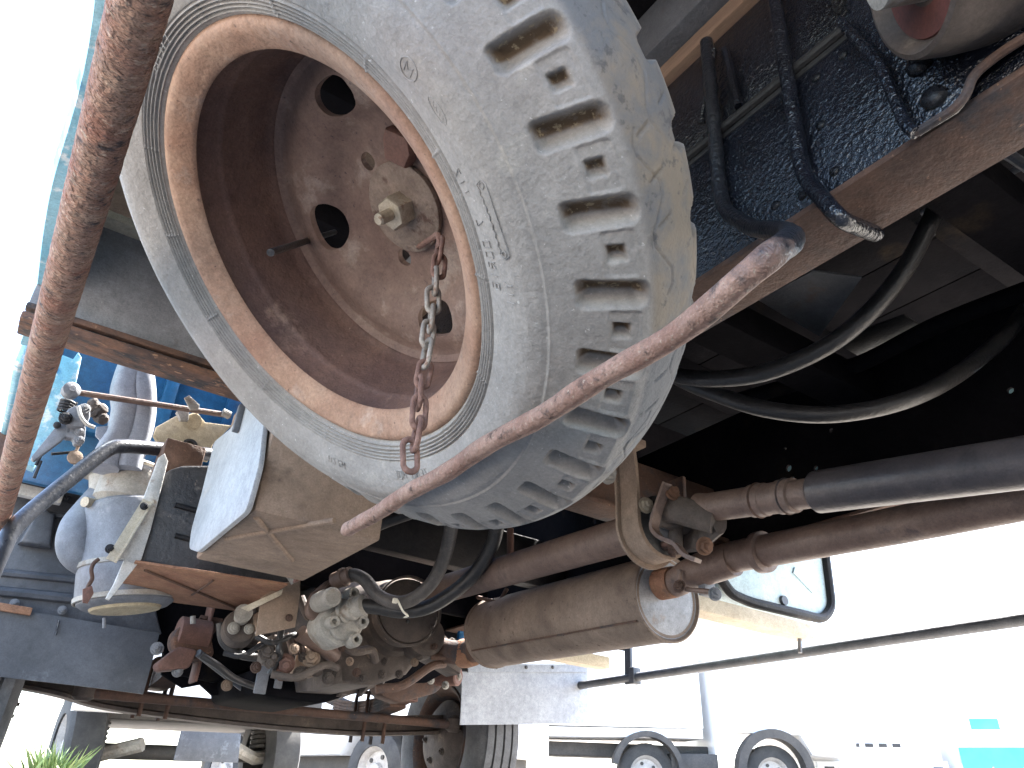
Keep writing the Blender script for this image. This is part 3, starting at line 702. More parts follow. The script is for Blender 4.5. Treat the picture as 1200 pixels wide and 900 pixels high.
hose('wiring_harness', [P(1230, 330, x=1.45), P(1100, 380, x=1.42), P(1010, 425, x=1.40), P(930, 450, x=1.38), P(860, 470, x=1.36)], .018, m_under)

# ------------------------------------------------------------------ side guards
from mathutils import noise as mnoise
bm = bmesh.new(); rings = []; NP_, SG_ = 760, 44
for i in range(NP_):
    y_ = -.35 + 2.8 * (i / (NP_ - 1)) ** 1.0; cx_ = -.0555 + .0025 * math.sin(y_ * 2.1 + .6); cz_ = .505 + .004 * math.sin(y_ * 1.6); ring = []
    for k in range(SG_):
        q = 2 * PI * k / SG_; v_ = Vector((math.cos(q) * 2.4, y_ * 85, math.sin(q) * 2.4)); n1 = mnoise.noise(v_ * 1.0); n2 = mnoise.noise(Vector((math.cos(q) * 2, y_ * 30, math.sin(q) * 2 + 5)))
        rr = .0212 + .0004 * n2 + .00055 * n1 - .0022 * max(0, n1 - .28); ring.append(bm.verts.new((cx_ + rr * math.cos(q), y_, cz_ + rr * math.sin(q))))
    rings.append(ring)
for i in range(NP_ - 1): bridge(bm, rings[i], rings[i + 1])
bm.faces.new(rings[0][::-1]); bm.faces.new(rings[-1]); bmesh.ops.recalc_face_normals(bm, faces=bm.faces[:]); mesh_obj('side_guard_pipe', bm, m_pipe, truck, angle=80)
E0 = P(668, 805, x=2.16); E1 = P(1240, 720, x=2.16); 
g_ = hollow_tube('side_guard_pipe', [E0, E1], .0165, .0025, m_sill, truck)
bm = bmesh.new(); b_ = P(737, 796, x=2.16); add_box(bm, b_ + Vector((-.008, -.018, -.02)), b_ + Vector((.006, .018, .125)), .003); add_box(bm, b_ + Vector((-.02, -.05, -.022)), b_ + Vector((.02, -.02, .04)), .003); mesh_obj('guard_bracket', bm, m_sill, g_)

# ------------------------------------------------------------------ drive line
SX = 1.05
# rear propeller shaft
S0 = P(955, 577, x=SX); S1 = P(1300, 528, x=SX); d_ = S1 - S0; Ld = d_.length
bm = bmesh.new(); lathe(bm, [(0, .012), (.0, .030), (.006, .0345), (Ld, .0345)], S0, d_, 40); ps = mesh_obj('propeller_shaft', bm, m_shaftd, truck)
C = P(793, 615, x=SX); Lj = (S0 - C).length
bm = bmesh.new(); lathe(bm, [(-Lj + .062, .030), (-Lj + .085, .0265), (-.13, .0265), (-.128, .029), (-.10, .029), (-.098, .027), (-.07, .027), (-.068, .0295), (-.04, .0295), (-.038, .025), (.002, .025)], S0, d_, 32); sy = mesh_obj('slip_yoke', bm, m_shaft, ps)
for q in (-.115, -.055):
    bm = bmesh.new(); lathe(bm, [(q - .004, .028), (q, .0315), (q + .004, .028)], S0, d_, 32, closed=True); mesh_obj('yoke_ring', bm, m_dkrust, sy)
# universal joint yokes
a_ = d_.normalized(); up_ = Vector((0, 0, 1)); sd_ = a_.cross(up_).normalized(); up_ = sd_.cross(a_)
bm = bmesh.new()
for s in (-1, 1):
    arm = [C + a_ * .105 + sd_ * .006 * s, C + a_ * .065 + sd_ * .022 * s + up_ * .01 * s, C + a_ * .035 + sd_ * .036 * s + up_ * .018 * s, C - a_ * .012 + sd_ * .038 * s + up_ * .02 * s]
    sweep(bm, catmull(arm, 6), lambda q: [(.027 * math.cos(t_), .015 * math.sin(t_)) for t_ in [2 * PI * k / 12 for k in range(12)]], up=up_)
mesh_obj('yoke_fork', bm, m_castd, ps)
bm = bmesh.new()
lathe(bm, [(-.045, .011), (-.045, .014), (.045, .014), (.045, .011)], C, sd_, 16); lathe(bm, [(-.042, .014), (.042, .014)], C, up_, 16)
mesh_obj('joint_cross', bm, m_castd, ps)
bm = bmesh.new()
for s in (-1, 1):
    arm = [C - a_ * .075 + up_ * .022 * s, C - a_ * .035 + up_ * .040 * s, C + up_ * .040 * s]
    sweep(bm, catmull(arm, 6), lambda q: [(.010 * math.cos(t_), .022 * math.sin(t_)) for t_ in [2 * PI * k / 12 for k in range(12)]], up=up_)
lathe(bm, [(-.095, .044), (-.095, .050), (-.082, .050), (-.08, .042), (-.06, .036)], C, a_, 32)
mesh_obj('yoke_fork', bm, m_brownp, ps)
for s in (-1, 1): bolt(C + up_ * .047 * s - a_ * .004, up_ * s, .011, m_dkrust, ps)
bolt(P(757, 592, x=.99), (-.3, -1, 0), .012, m_nut, ps); bolt(P(788, 578, x=1.0), (-.2, -1, .3), .011, m_orust, ps); bolt(P(826, 640, x=1.0), (-.2, -1, -.4), .012, m_orust, ps)
strap = fillet([P(782, 566, x=.985), P(770, 600, x=.985), P(765, 620, x=.985), P(775, 632, x=.98), P(792, 637, x=.98), P(803, 652, x=.98), P(818, 657, x=.985)], .02)
bm = bmesh.new(); sweep(bm, strap, [(-.0035, -.010), (.0035, -.010), (.0035, .010), (-.0035, .010)], up=(0, 0, 1)); mesh_obj('joint_strap', bm, m_shaft, ps)
# front propeller shaft
F0 = P(745, 624, x=SX); F1 = P(470, 705, x=SX); d_ = F1 - F0; Ld = d_.length
bm = bmesh.new(); lathe(bm, [(-.04, .02), (0, .03), (.02, .0385), (Ld - .12, .0385), (Ld - .1, .045), (Ld - .07, .045), (Ld - .06, .03), (Ld, .03)], F0, d_, 40); pf = mesh_obj('propeller_shaft', bm, m_shaft, truck)
# centre bearing hanger: U-shaped band
yb = C.y + .05; cx_, cz_ = SX - .005, P(770, 622, y=yb).z
cb0 = P(768, 618, y=yb)
ru = .066
path = [cb0 + Vector((-ru - .012, 0, .155)), cb0 + Vector((-ru - .004, 0, .10)), cb0 + Vector((-ru, 0, .04)), cb0 + Vector((-ru, 0, 0))]
path += [cb0 + Vector((-ru * math.cos(q), 0, -ru * math.sin(q))) for q in np.linspace(.2, PI - .2, 14)]
path += [cb0 + Vector((ru, 0, 0)), cb0 + Vector((ru, 0, .03))]
bm = bmesh.new(); sweep(bm, path, [(-.004, -.026), (.004, -.026), (.004, .026), (-.004, .026)], up=(-1, 0, 0)); cbk = mesh_obj('bearing_hanger', bm, m_dirt, truck)
bm = bmesh.new(); path2 = [p + Vector((0, .026, 0)) for p in path]; sweep(bm, path2, [(-.013, -.003), (.013, -.003), (.013, .003), (-.013, .003)], up=(-1, 0, 0)); mesh_obj('hanger_flange', bm, m_dirt, cbk)
bm = bmesh.new(); lathe(bm, [(-.024, .036), (-.026, .045), (-.02, .060), (.02, .060), (.026, .045), (.024, .036)], cb0, (0, 1, 0), 40, closed=True); mesh_obj('bearing_rubber', bm, m_hosed, cbk)
bm = bmesh.new(); lathe(bm, [(-.036, .018), (-.036, .034), (-.03, .038), (.03, .038), (.036, .02)], cb0, (0, 1, 0), 40); mesh_obj('bearing', bm, m_mcap, cbk)
bolt(P(712, 556, y=yb - .03), (0, -1, 0), .014, m_cast, cbk)
box('hanger_foot', (cb0.x - ru - .045, yb - .03, cb0.z + .150), (cb0.x - ru + .02, yb + .04, cb0.z + .166), m_dirt, cbk, .003)
box('hanger_stay', (cb0.x + ru - .004, yb - .02, cb0.z + .02), (cb0.x + ru + .006, yb + .03, .645), m_dkrust, cbk, .003)
tube('support_rod', [P(598, 620, x=1.08), P(598, 652, x=1.08)], .009, m_brownp, truck, 10)

# ------------------------------------------------------------------ exhaust
mA = P(781, 700, x=1.22); mB = P(578, 742, x=1.22); d_ = mB - mA; Ld = d_.length; mr_ = .094
bm = bmesh.new(); lathe(bm, [(0, mr_ * .94), (-.006, mr_ * 1.0), (-.004, mr_ * 1.035), (.006, mr_ * 1.035), (.009, mr_), (Ld - .009, mr_), (Ld - .006, mr_ * 1.03), (Ld + .004, mr_ * 1.03), (Ld + .006, mr_ * .98), (Ld + .004, mr_ * .9)], mA, d_, 64); muf = mesh_obj('muffler', bm, m_muff, truck)
bm = bmesh.new(); lathe(bm, [(-.0035, .001), (-.0065, mr_ * .45), (-.003, mr_ * .72), (.001, mr_ * .9), (-.001, mr_ * .945)], mA, d_, 48, caps=False); mesh_obj('end_cap', bm, m_mcap, muf)
tube('body_seam', [mA + Vector((-.075, 0, -.062)) + d_ * .02, mA + Vector((-.075, 0, -.062)) + d_ * .98], .0022, m_dkrust, muf, 6)
o_ = P(768, 684, x=1.20) + Vector((0, .05, 0))
ex = [o_, P(790, 683, x=1.2), P(812, 670, x=1.19), P(850, 655, x=1.20), P(925, 640, x=1.20), P(1060, 614, x=1.20), P(1320, 560, x=1.20)]
ep = tube('exhaust_pipe', ex, .031, m_shaft, truck, 28, smooth_path=8)
pq = P(893, 647, x=1.2); bm = bmesh.new(); lathe(bm, [(-.01, .032), (-.008, .040), (.008, .040), (.01, .032)], pq, Vector(P(1060, 614, x=1.2)) - pq, 28); mesh_obj('exhaust_flange', bm, m_shaft, ep)
bm = bmesh.new(); lathe(bm, [(0, .033), (.02, .034), (.085, .034), (.105, .033)], P(812, 671, x=1.19), Vector(P(868, 653, x=1.2)) - P(812, 671, x=1.19), 28); mesh_obj('exhaust_sleeve', bm, m_shaft, ep)
bm = bmesh.new(); lathe(bm, [(0, .036), (.004, .0335), (.085, .0335), (.088, .032)], P(760, 688, x=1.2), P(803, 679, x=1.195) - P(760, 688, x=1.2), 28); mesh_obj('outlet_collar', bm, m_orust, ep)
hg = tube('exhaust_hanger', [P(796, 668, x=1.15), P(797, 690, x=1.15), P(838, 694, x=1.18)], .006, m_shaft, ep, 8)
bolt(P(796, 687, x=1.14), (-1, -.3, 0), .010, m_dkrust, ep); bolt(P(838, 696, x=1.17), (-.4, -1, 0), .010, m_grey, ep)
box('hanger_block', P(828, 690, x=1.20) - Vector((.015, .01, .015)), P(828, 690, x=1.20) + Vector((.015, .01, .015)), m_grey, ep, .003)
tube('exhaust_pipe', [mB + Vector((-.03, -.02, -.03)), P(548, 764, x=1.18), P(520, 762, x=1.14), P(490, 745, x=1.1)], .034, m_dkrust, truck, 24, smooth_path=6)
bm = bmesh.new(); lathe(bm, [(0, .036), (.03, .041), (.05, .041), (.055, .036)], P(556, 765, x=1.19), Vector((-.2, 1, .05)), 24); mesh_obj('inlet_collar', bm, m_orust, muf)
# mounting strap behind the muffler
tube('muffler_strap', [P(560, 700, x=1.16), P(585, 706, x=1.16), P(594, 690, x=1.18)], .006, m_dkrust, muf, 8)

# ------------------------------------------------------------------ fuel tank and its carrier on the right
ty = 1.55
tk = [(845, 640), (968, 640), (977, 716), (964, 728), (880, 708), (857, 697), (845, 684)]
tank = plate('fuel_tank', tk, m_tank, truck, (0, .62, 0), y=ty, bevel=.012, rad=.03)
tube('tank_rim', fillet([P(966, 640, y=ty - .005), P(975, 712, y=ty - .005), P(964, 726, y=ty - .005), P(880, 706, y=ty - .005), P(857, 696, y=ty - .005), P(846, 680, y=ty - .005)], .03), .015, m_blackd, tank, 10)
bm = bmesh.new(); p_ = P(917, 704, y=ty); lathe(bm, [(-.01, .001), (-.01, .014), (.01, .016)], p_, (0, 1, 0), 18); mesh_obj('drain_plug', bm, m_flap, tank)
bm = bmesh.new(); sweep(bm, [P(930, 668, y=ty - .002), P(953, 692, y=ty - .002)], [(-.003, -.012), (.003, -.012), (.003, .012), (-.003, .012)], up=(0, -1, 0)); mesh_obj('pressed_rib', bm, m_tank, tank)
tb = bmesh.new(); q0, q1 = P(818, 716, y=ty - .03), P(948, 742, y=ty - .03)
add_box(tb, (q0.x - .3, ty - .05, q1.z - .02), (q1.x, ty + .02, q1.z + .022), .004); tkb = mesh_obj('tank_carrier', tb, m_tan, truck)
tube('carrier_stud', [P(937, 748, y=ty - .02), P(937.5, 765, y=ty - .02)], .006, m_grey, tkb, 8)
tb = bmesh.new(); q0, q1 = P(600, 772, y=2.15), P(708, 778, y=2.15); add_box(tb, (q0.x - .1, 2.12, q1.z - .02), (q1.x, 2.17, q1.z + .02), .004); mesh_obj('tank_carrier', tb, m_tan, truck)

# ------------------------------------------------------------------ boxes beside the rail (left)
# pale-faced box: face plate on the outer side, tan underside with crossed pressings
xb = .325; zb = P(232, 646, x=xb).z
y0b, y1b = P(290, 598, x=xb).y, P(224, 645, x=xb).y
bx = box('battery_box', (xb + .012, y0b, zb), (.592, y1b - .01, .83), m_dirt, truck, .006)
for (p0, p1) in (((252, 628), (392, 610)), ((300, 606), (342, 656))):
    a = P(*p0, z=zb); b = P(*p1, z=zb); a.x = max(a.x, xb + .02); tube('pressed_rib', [a, b], .006, m_dirt, bx, 8)
face = [(271, 501), (285, 475), (312, 480), (308, 500), (303, 545), (288, 599), (231, 647), (221, 643), (224, 620), (236, 578), (251, 517)]
fp = plate('box_cover', face, m_pale, bx, (.011, 0, 0), x=xb - .004, bevel=.0025, rad=.02)
p_ = P(278, 494, x=xb - .01); bm = bmesh.new(); add_box(bm, p_ - Vector((.008, .02, .03)), p_ + Vector((.006, -.005, .035)), .002); mesh_obj('cover_latch', bm, m_sill, bx)
# black tool box with rusty underside
yr = 2.02
kb = [(158, 658), (176, 600), (186, 566), (196, 551), (214, 545), (250, 545), (335, 560), (352, 640), (336, 688)]
tool = plate('black_tank', kb, m_boxk, truck, (0, .33, 0), y=yr, bevel=.008, rad=.012)
zt = P(160, 661, y=yr).z
un = [(158, 659), (337, 686), (284, 717), (135, 697)]
plate('tank_underside', un, m_orust, tool, (0, 0, .006), z=zt - .004, bevel=.001)
tube('pressed_rib', [P(170, 668, z=zt - .006), P(276, 712, z=zt - .006)], .004, m_dkrust, tool, 8)
tube('pressed_rib', [P(250, 680, z=zt - .006), P(225, 697, z=zt - .006)], .003, m_dkrust, tool, 8)
for z_ in (.22, .52):
    a = P(205, 565 + 60 * z_ * 2, y=yr - .002); tube('pressed_rib', [a, a + Vector((.16, 0, -.006))], .007, m_blackd, tool, 8)
# white folded bracket at its outer side
wb = plate('bracket_strap', [(186, 536), (193, 531), (197, 540), (186, 585), (177, 620), (166, 655), (137, 692), (128, 703), (124, 701), (134, 683), (146, 655), (135, 655), (140, 640), (166, 590)], m_white, truck, (0, .012, 0), y=yr - .016, bevel=.002)
bm = bmesh.new(); sweep(bm, [P(174, 586, y=yr - .03), P(131, 656, y=yr - .03)], [(-.012, -.012), (.012, -.012), (.012, -.008), (-.006, -.008), (-.006, .012), (-.012, .012)], up=(0, -1, 0)); mesh_obj('angle_strip', bm, m_tan, wb)
bolt(P(169, 593, y=yr - .045), (0, -1, 0), .007, m_blackd, wb); bolt(P(129, 643, y=yr - .02), (0, -1, 0), .008, m_blackd, wb)
box('tank_top_bracket', P(188, 541, y=yr + .02) + Vector((0, 0, -.015)), P(240, 533, y=yr + .02) + Vector((.0, .12, .02)), m_dkrust, truck, .003)
rb = plate('rail_bracket', [(335, 682), (352, 680), (352, 695), (346, 735), (300, 745), (306, 700)], m_dirt, truck, (0, .006, 0), y=2.0, bevel=.001)
bolt(P(339, 724, y=1.998), (0, -1, 0), .007, m_dkrust, rb, name='bolt')
plate('yellow_edge', [(283, 712), (332, 690), (330, 697), (292, 716)], m_tan, rb, (0, .008, 0), y=1.99, bevel=.001)

# air cleaner canister, strap, elbow and intake
ca = P(155, 590, y=2.36); cb_ = P(147, 712, y=2.36); d_ = cb_ - ca; d_.y = 0; Ld = d_.length
d_ = Vector((d_.x, 0.0, d_.z))
bm = bmesh.new(); lathe(bm, [(-.02, .05), (0, .095), (.012, .118), (.03, .125), (Ld - .03, .125), (Ld - .01, .119), (Ld, .106), (Ld + .004, .05)], ca, d_, 48)
can = mesh_obj('air_cleaner', bm, m_plast, truck)
for q in (.62, .93):
    bm = bmesh.new(); lathe(bm, [(Ld * q - .007, .1245), (Ld * q - .006, .129), (Ld * q + .006, .129), (Ld * q + .007, .1245)], ca, d_, 48, closed=True); mesh_obj('clamp_band', bm, m_cast, can)
bm = bmesh.new(); lathe(bm, [(Ld + .0, .09), (Ld + .008, .086), (Ld + .012, .06), (Ld + .006, .03), (Ld + .014, .01)], ca, d_, 32); mesh_obj('drain_cap', bm, m_sand, can)
tube('clamp_hook', catmull([P(116, 655, y=2.22), P(110, 660, y=2.22), P(107, 668, y=2.22), P(108, 678, y=2.22), P(103, 688, y=2.22), P(99, 703, y=2.22)], 6), .005, m_dkrust, can, 8)
plate('clamp_latch', [(97, 690), (108, 686), (110, 695), (103, 707), (97, 706)], m_brownp, can, (0, .01, 0), y=2.21)
tube('drain_pin', [P(122, 724, y=2.3), P(122, 736, y=2.3)], .004, m_grey, can, 8)
# upper bell of the intake and second canister
bm = bmesh.new(); a = P(140, 548, y=2.42); b = P(125, 645, y=2.42); dd = b - a; lathe(bm, [(0, .11), (.008, .118), (.02, .112), (.035, .075), (.12, .062), (.2, .066), (.24, .07)], a, dd, 40); bell = mesh_obj('intake_bell', bm, m_cast, truck)
for q in (.085, .10, .115, .13):
    bm = bmesh.new(); lathe(bm, [(q - .004, .064), (q, .071), (q + .004, .064)], a, dd, 32, closed=True); mesh_obj('bellows_ring', bm, m_duct, bell)
el = tube('intake_elbow', [P(125, 580, y=2.44), P(108, 600, y=2.40), P(92, 622, y=2.36), P(92, 645, y=2.36), P(115, 660, y=2.38)], .050, m_plast, truck, 24, smooth_path=8)
for px, py in ((100, 612), (97, 618), (94, 624)):
    pass
for q, (px, py) in enumerate(((97, 640), (104, 646))):
    bm = bmesh.new(); lathe(bm, [(-.006, .051), (-.005, .055), (.005, .055), (.006, .051)], P(px, py, y=2.365), Vector((.5, 0, -.55)), 32, closed=True); mesh_obj('hose_clamp', bm, m_grey, el)
tube('oil_nozzle', [P(99, 588, y=2.3), P(119, 592, y=2.34)], .014, m_tan, el, 12)
bm = bmesh.new(); a = P(165, 560, y=2.36); b = P(150, 598, y=2.36); lathe(bm, [(-.02, .06), (0, .095), (.01, .1), (.085, .1), (.1, .08)], a, (b - a), 36); mesh_obj('air_cleaner_neck', bm, m_cast, can)

# forked grey intake duct going up behind the cab
def duct(name, pts, rx, ry, mat, parent=truck):
    return tube(name, pts, lambda q: [(rx * math.copysign(abs(math.cos(t_)) ** .7, math.cos(t_)), ry * math.copysign(abs(math.sin(t_)) ** .7, math.sin(t_))) for t_ in [2 * PI * k / 24 for k in range(24)]], mat, parent, smooth_path=8, up=(1, 0, 0))
yd = 2.28
du = duct('intake_duct', [P(157, 420, y=yd), P(146, 455, y=yd), P(147, 480, y=yd), P(140, 510, y=yd), P(128, 530, y=yd), P(122, 550, y=yd)], .036, .05, m_duct)
duct('duct_branch', [P(157, 420, y=yd + .01), P(164, 445, y=yd), P(166, 480, y=yd), P(161, 510, y=yd), P(152, 535, y=yd), P(148, 552, y=yd)], .036, .05, m_duct, du)
plate('duct_tab', [(112, 510), (113, 500), (135, 498), (133, 520), (124, 523)], m_duct, du, (0, .01, 0), y=yd - .02)

# black bent tube guard at lower left
bt = [P(-30, 720, y=1.92), P(2, 645, y=1.95), P(22, 613, y=1.97), P(80, 563, y=2.02), P(125, 528, y=2.06), P(145, 523, y=2.08), P(175, 525, y=2.12), P(250, 533, y=2.2)]
tube('bent_guard_tube', bt, .0185, m_black, truck, 20, rad=.09) if False else tube('bent_guard_tube', bt, .0185, m_tubek, truck, 20, smooth_path=8)

# shift linkage: rod, levers, latch casting
rodl = tube('shift_rod', [P(84, 459, y=2.2), P(270, 487, y=2.25)], .0085, m_shaft, truck, 10)
bm = bmesh.new(); lathe(bm, [(-.012, .018), (-.01, .022), (.01, .022), (.012, .018)], P(83, 458, y=2.19), (.2, -1, .1), 18); lathe(bm, [(-.02, .009), (.016, .009)], P(83, 458, y=2.19), (.2, -1, .1), 6); mesh_obj('rod_end', bm, m_grey, rodl)
plate('lever_tab', [(216, 466), (222, 463), (234, 474), (233, 480), (223, 480)], m_cast, rodl, (0, .008, 0), y=2.19)
bm = bmesh.new(); lathe(bm, [(-.012, .012), (.012, .012)], P(265, 485, y=2.24), (1, .1, -.15), 10); mesh_obj('rod_end', bm, m_cast, rodl)
lat = plate('latch_arm', [(36, 536), (72, 492), (78, 486), (84, 505), (72, 516), (40, 540)], m_plast, truck, (0, .02, 0), y=2.14, rad=.012)
plate('latch_casting', [(74, 490), (80, 478), (95, 473), (106, 476), (106, 490), (98, 500), (86, 500), (79, 497)], m_plast, lat, (0, .05, 0), y=2.12, rad=.01, bevel=.006)
plate('latch_lower', [(74, 503), (85, 497), (101, 499), (100, 513), (96, 521), (87, 520), (86, 513), (75, 512)], m_plast, lat, (0, .03, 0), y=2.14, rad=.008, bevel=.004)
bolt(P(99, 479, y=2.115), (0, -1, .2), .011, m_grey, lat); bolt(P(77, 490, y=2.115), (0, -1, 0), .012, m_blackd, lat); bolt(P(93, 506, y=2.13), (0, -1, 0), .008, m_grey, lat); bolt(P(93, 516, y=2.13), (0, -1, 0), .009, m_grey, lat); bolt(P(67, 498, y=2.13), (0, -1, 0), .009, m_blackd, lat, dome=True)
tube('latch_spring', [P(81, 470, y=2.16) + Vector((.018 * math.cos(k * .7), .018 * math.sin(k * .7), -.0009 * k)) for k in range(40)], .004, m_blackd, lat, 6)
tube('latch_wire', catmull([P(92, 477, y=2.10), P(95, 488, y=2.09), P(102, 497, y=2.09), P(111, 501, y=2.09)], 5), .005, m_cast, lat, 8)
bm = bmesh.new()
for k in range(7):
    p_ = P(116 + random.uniform(-8, 8), 482 + random.uniform(-9, 8), y=2.18); lathe(bm, [(-.018, .008), (-.012, .016), (.012, .016), (.018, .009)], p_, (random.uniform(-1, 1), -.7, random.uniform(-1, 1)), 9)
mesh_obj('linkage_knuckle', bm, m_castd, lat)
tube('latch_pull', [P(93, 520, y=2.16), P(88, 531, y=2.16)], .004, m_dirt, lat, 8)
bm = bmesh.new(); lathe(bm, [(-.006, .012), (-.004, .018), (.004, .018), (.006, .012)], P(88, 536, y=2.16), (.1, -1, .1), 18); mesh_obj('pull_ring', bm, m_dirt, lat)
for px0, py0, px1, py1 in ((42, 545, 55, 520), (60, 532, 84, 530), (48, 540, 40, 560)):
    tube('link_wire', [P(px0, py0, y=2.2), P(px1, py1, y=2.2)], .004, m_blackd, lat, 6)
sp_ = plate('sandstone_plate', [(180, 510), (183, 500), (208, 486), (214, 479), (218, 486), (231, 482), (241, 494), (256, 496), (272, 498), (250, 520), (244, 540), (192, 530)], m_sand, truck, (0, .02, 0), y=2.30, bevel=.006)
sp_.name = 'gearshift_cover'
bm = bmesh.new(); lathe(bm, [(-.006, .014), (-.006, .022), (.006, .022), (.006, .014)], P(222, 523, y=2.29), (0, -1, .1), 20, closed=True); mesh_obj('grommet', bm, m_hosed, sp_)
bm = bmesh.new(); lathe(bm, [(-.02, .012), (-.015, .02), (.01, .022)], P(227, 494, y=2.30), (0, -1, -.3), 14); mesh_obj('pivot_boss', bm, m_sand, sp_)
plate('pivot_lug', [(207, 482), (215, 476), (222, 480), (221, 492), (212, 492)], m_cast, sp_, (0, .02, 0), y=2.27)

# ------------------------------------------------------------------ cab (rear wall, floor structure, side)
yc = 2.62
cabw = box('cab_rear_wall', (-.12, yc, .78), (2.22, yc + .03, 2.1), m_blue, truck, .01)
for px in (196, 275):
    p_ = P(px, 470, y=yc - .03); box('wall_rib', (p_.x - .022, yc - .045, .80), (p_.x + .022, yc - .002, 1.6), m_blue, cabw, .008)
box('wall_ledge', (-.12, yc - .05, .96), (2.2, yc - .002, .985), m_blue, cabw, .004)
plate('corner_pillar', [(86, 420), (92, 412), (96, 418), (88, 455), (76, 470), (70, 500), (40, 548), (20, 540), (60, 410)], m_bluel, cabw, (0, .05, 0), y=2.36, bevel=.006)
box('cab_side', (-.165, 2.2, .95), (-.14, 4.2, 2.0), m_bluel, truck, .01)
box('cab_side', (2.24, 2.2, .95), (2.26, 4.2, 2.0), m_bluel, truck, .01)
box('cab_floor', (-.16, 2.66, .80), (2.23, 4.2, .84), m_blackd, truck, .006)
box('cab_roof_panel', (-.2, 2.62, 2.02), (2.25, 4.2, 2.06), m_bluel, truck, .006)
box('dark_backing_sheet', (.66, 2.50, .62), (2.2, 2.53, 1.45), m_under, truck, .006)  # added dark sheet, stands in for the shade behind the gearbox
plate('dark_fill_sheet', [(192, 752), (262, 745), (300, 760), (318, 812), (250, 815), (236, 802), (215, 806), (190, 790)], m_under, truck, (0, .03, 0), y=2.95, bevel=.004)  # added dark sheet, shade put in behind the spring bracket
plate('dark_fill_sheet', [(330, 700), (560, 690), (545, 775), (500, 800), (430, 800), (330, 815)], m_under, truck, (0, .03, 0), y=2.66, bevel=.004)  # second dark sheet, stands in for the shade around the castings
plate('shade_fill_sheet', [(150, 640), (330, 690), (330, 765), (252, 800), (205, 790), (180, 742)], m_under, truck, (0, .02, 0), y=2.88, bevel=.003)  # added dark sheet in place of shade, closes the bright gap by the canister
# left wheel-arch liner
ln = plate('wheel_arch_liner', [(-30, 548), (40, 545), (110, 550), (150, 600), (175, 680), (190, 742), (40, 722), (-40, 715)], m_liner, truck, (0, .04, 0), y=2.82, bevel=.01)
for (p0, p1, r_) in (((-30, 668), (95, 680), .012), ((-30, 690), (100, 703), .016), ((28, 600), (95, 606), .010)):
    tube('liner_rib', [P(*p0, y=2.815), P(*p1, y=2.815)], r_, m_liner, ln, 8)
bm = bmesh.new(); q = [P(20, 640, y=2.82), P(45, 598, y=2.82), P(64, 606, y=2.82), P(58, 645, y=2.82)]; prism(bm, q, (0, -.05, 0), .015, 3); mesh_obj('liner_boss', bm, m_liner, ln)
for px, py in ((17, 707), (73, 715)): bolt(P(px, py, y=2.80), (0, -1, 0), .010, m_grey, ln)
box('fender_rail', P(24, 575, y=2.72) + Vector((-.1, 0, -.012)), P(66, 580, y=2.72) + Vector((.02, .03, .012)), m_white, truck, .003)
box('fender_rail', P(24, 562, y=2.74) + Vector((-.1, 0, -.03)), P(80, 565, y=2.74) + Vector((.02, .03, .02)), m_black, truck, .003)
box('fender_rail', P(20, 545, y=2.76) + Vector((-.1, 0, -.012)), P(200, 560, y=2.76) + Vector((.02, .03, .012)), m_dkrust, truck, .003)

# ------------------------------------------------------------------ mud flaps
def flap(pix, mat, y_, name='mud_flap'):
    pts = [P(px, py, y=y_) for px, py in pix]      # tl, tr, br, bl
    bm = bmesh.new(); nu, nv = 16, 8; G = []
    for i in range(nu + 1):
        row = []
        for j in range(nv + 1):
            u_, v_ = i / nu, j / nv
            p = (pts[0] * (1 - u_) + pts[1] * u_) * (1 - v_) + (pts[3] * (1 - u_) + pts[2] * u_) * v_
            p = p + Vector((0, .012 * math.sin(u_ * 5 + 1) * v_ + .02 * v_ * v_, 0)); row.append(p)
        G.append(row)
    fr = [[bm.verts.new(p) for p in r_] for r_ in G]; bk = [[bm.verts.new(p + Vector((0, .006, 0))) for p in r_] for r_ in G]
    for i in range(nu):
        for j in range(nv):
            bm.faces.new((fr[i][j], fr[i + 1][j], fr[i + 1][j + 1], fr[i][j + 1])); bm.faces.new((bk[i][j], bk[i][j + 1], bk[i + 1][j + 1], bk[i + 1][j]))
    for i in range(nu):
        bm.faces.new((fr[i][0], bk[i][0], bk[i + 1][0], fr[i + 1][0])); bm.faces.new((fr[i][nv], fr[i + 1][nv], bk[i + 1][nv], bk[i][nv]))
    for j in range(nv):
        bm.faces.new((fr[0][j], fr[0][j + 1], bk[0][j + 1], bk[0][j])); bm.faces.new((fr[nu][j], bk[nu][j], bk[nu][j + 1], fr[nu][j + 1]))
    bmesh.ops.recalc_face_normals(bm, faces=bm.faces[:])
    return mesh_obj(name, bm, mat, truck)
fl = flap([(-45, 703), (187, 742), (169, 813), (-45, 786)], m_flap, 2.78); fl['label'] = 'dark rubber mud flap with a short slit at its top edge'
tube('flap_slit', [P(69, 727, y=2.772), P(65, 744, y=2.772)], .003, m_black, fl, 6)
box('flap_bar', P(-45, 703, y=2.76) + Vector((0, 0, -.012)), P(37, 717, y=2.76) + Vector((0, .015, .012)), m_orust, fl, .002)
fl = flap([(541, 787), (688, 786), (691, 848), (544, 849)], m_flapr, 2.78); fl['label'] = 'pale grey rubber mud flap beneath the muffler'
b0, b1 = P(548, 783, y=2.775), P(688, 783, y=2.775); bm = bmesh.new(); sweep(bm, [b0, b1], [(-.016, -.004), (.016, -.004), (.016, .004), (-.016, .004)], up=(0, 0, 1)); mesh_obj('flap_bar', bm, m_flapr, fl)
for px in (582, 617, 648): bolt(P(px, 782, y=2.768), (0, -1, 0), .007, m_sill, fl, dome=True)

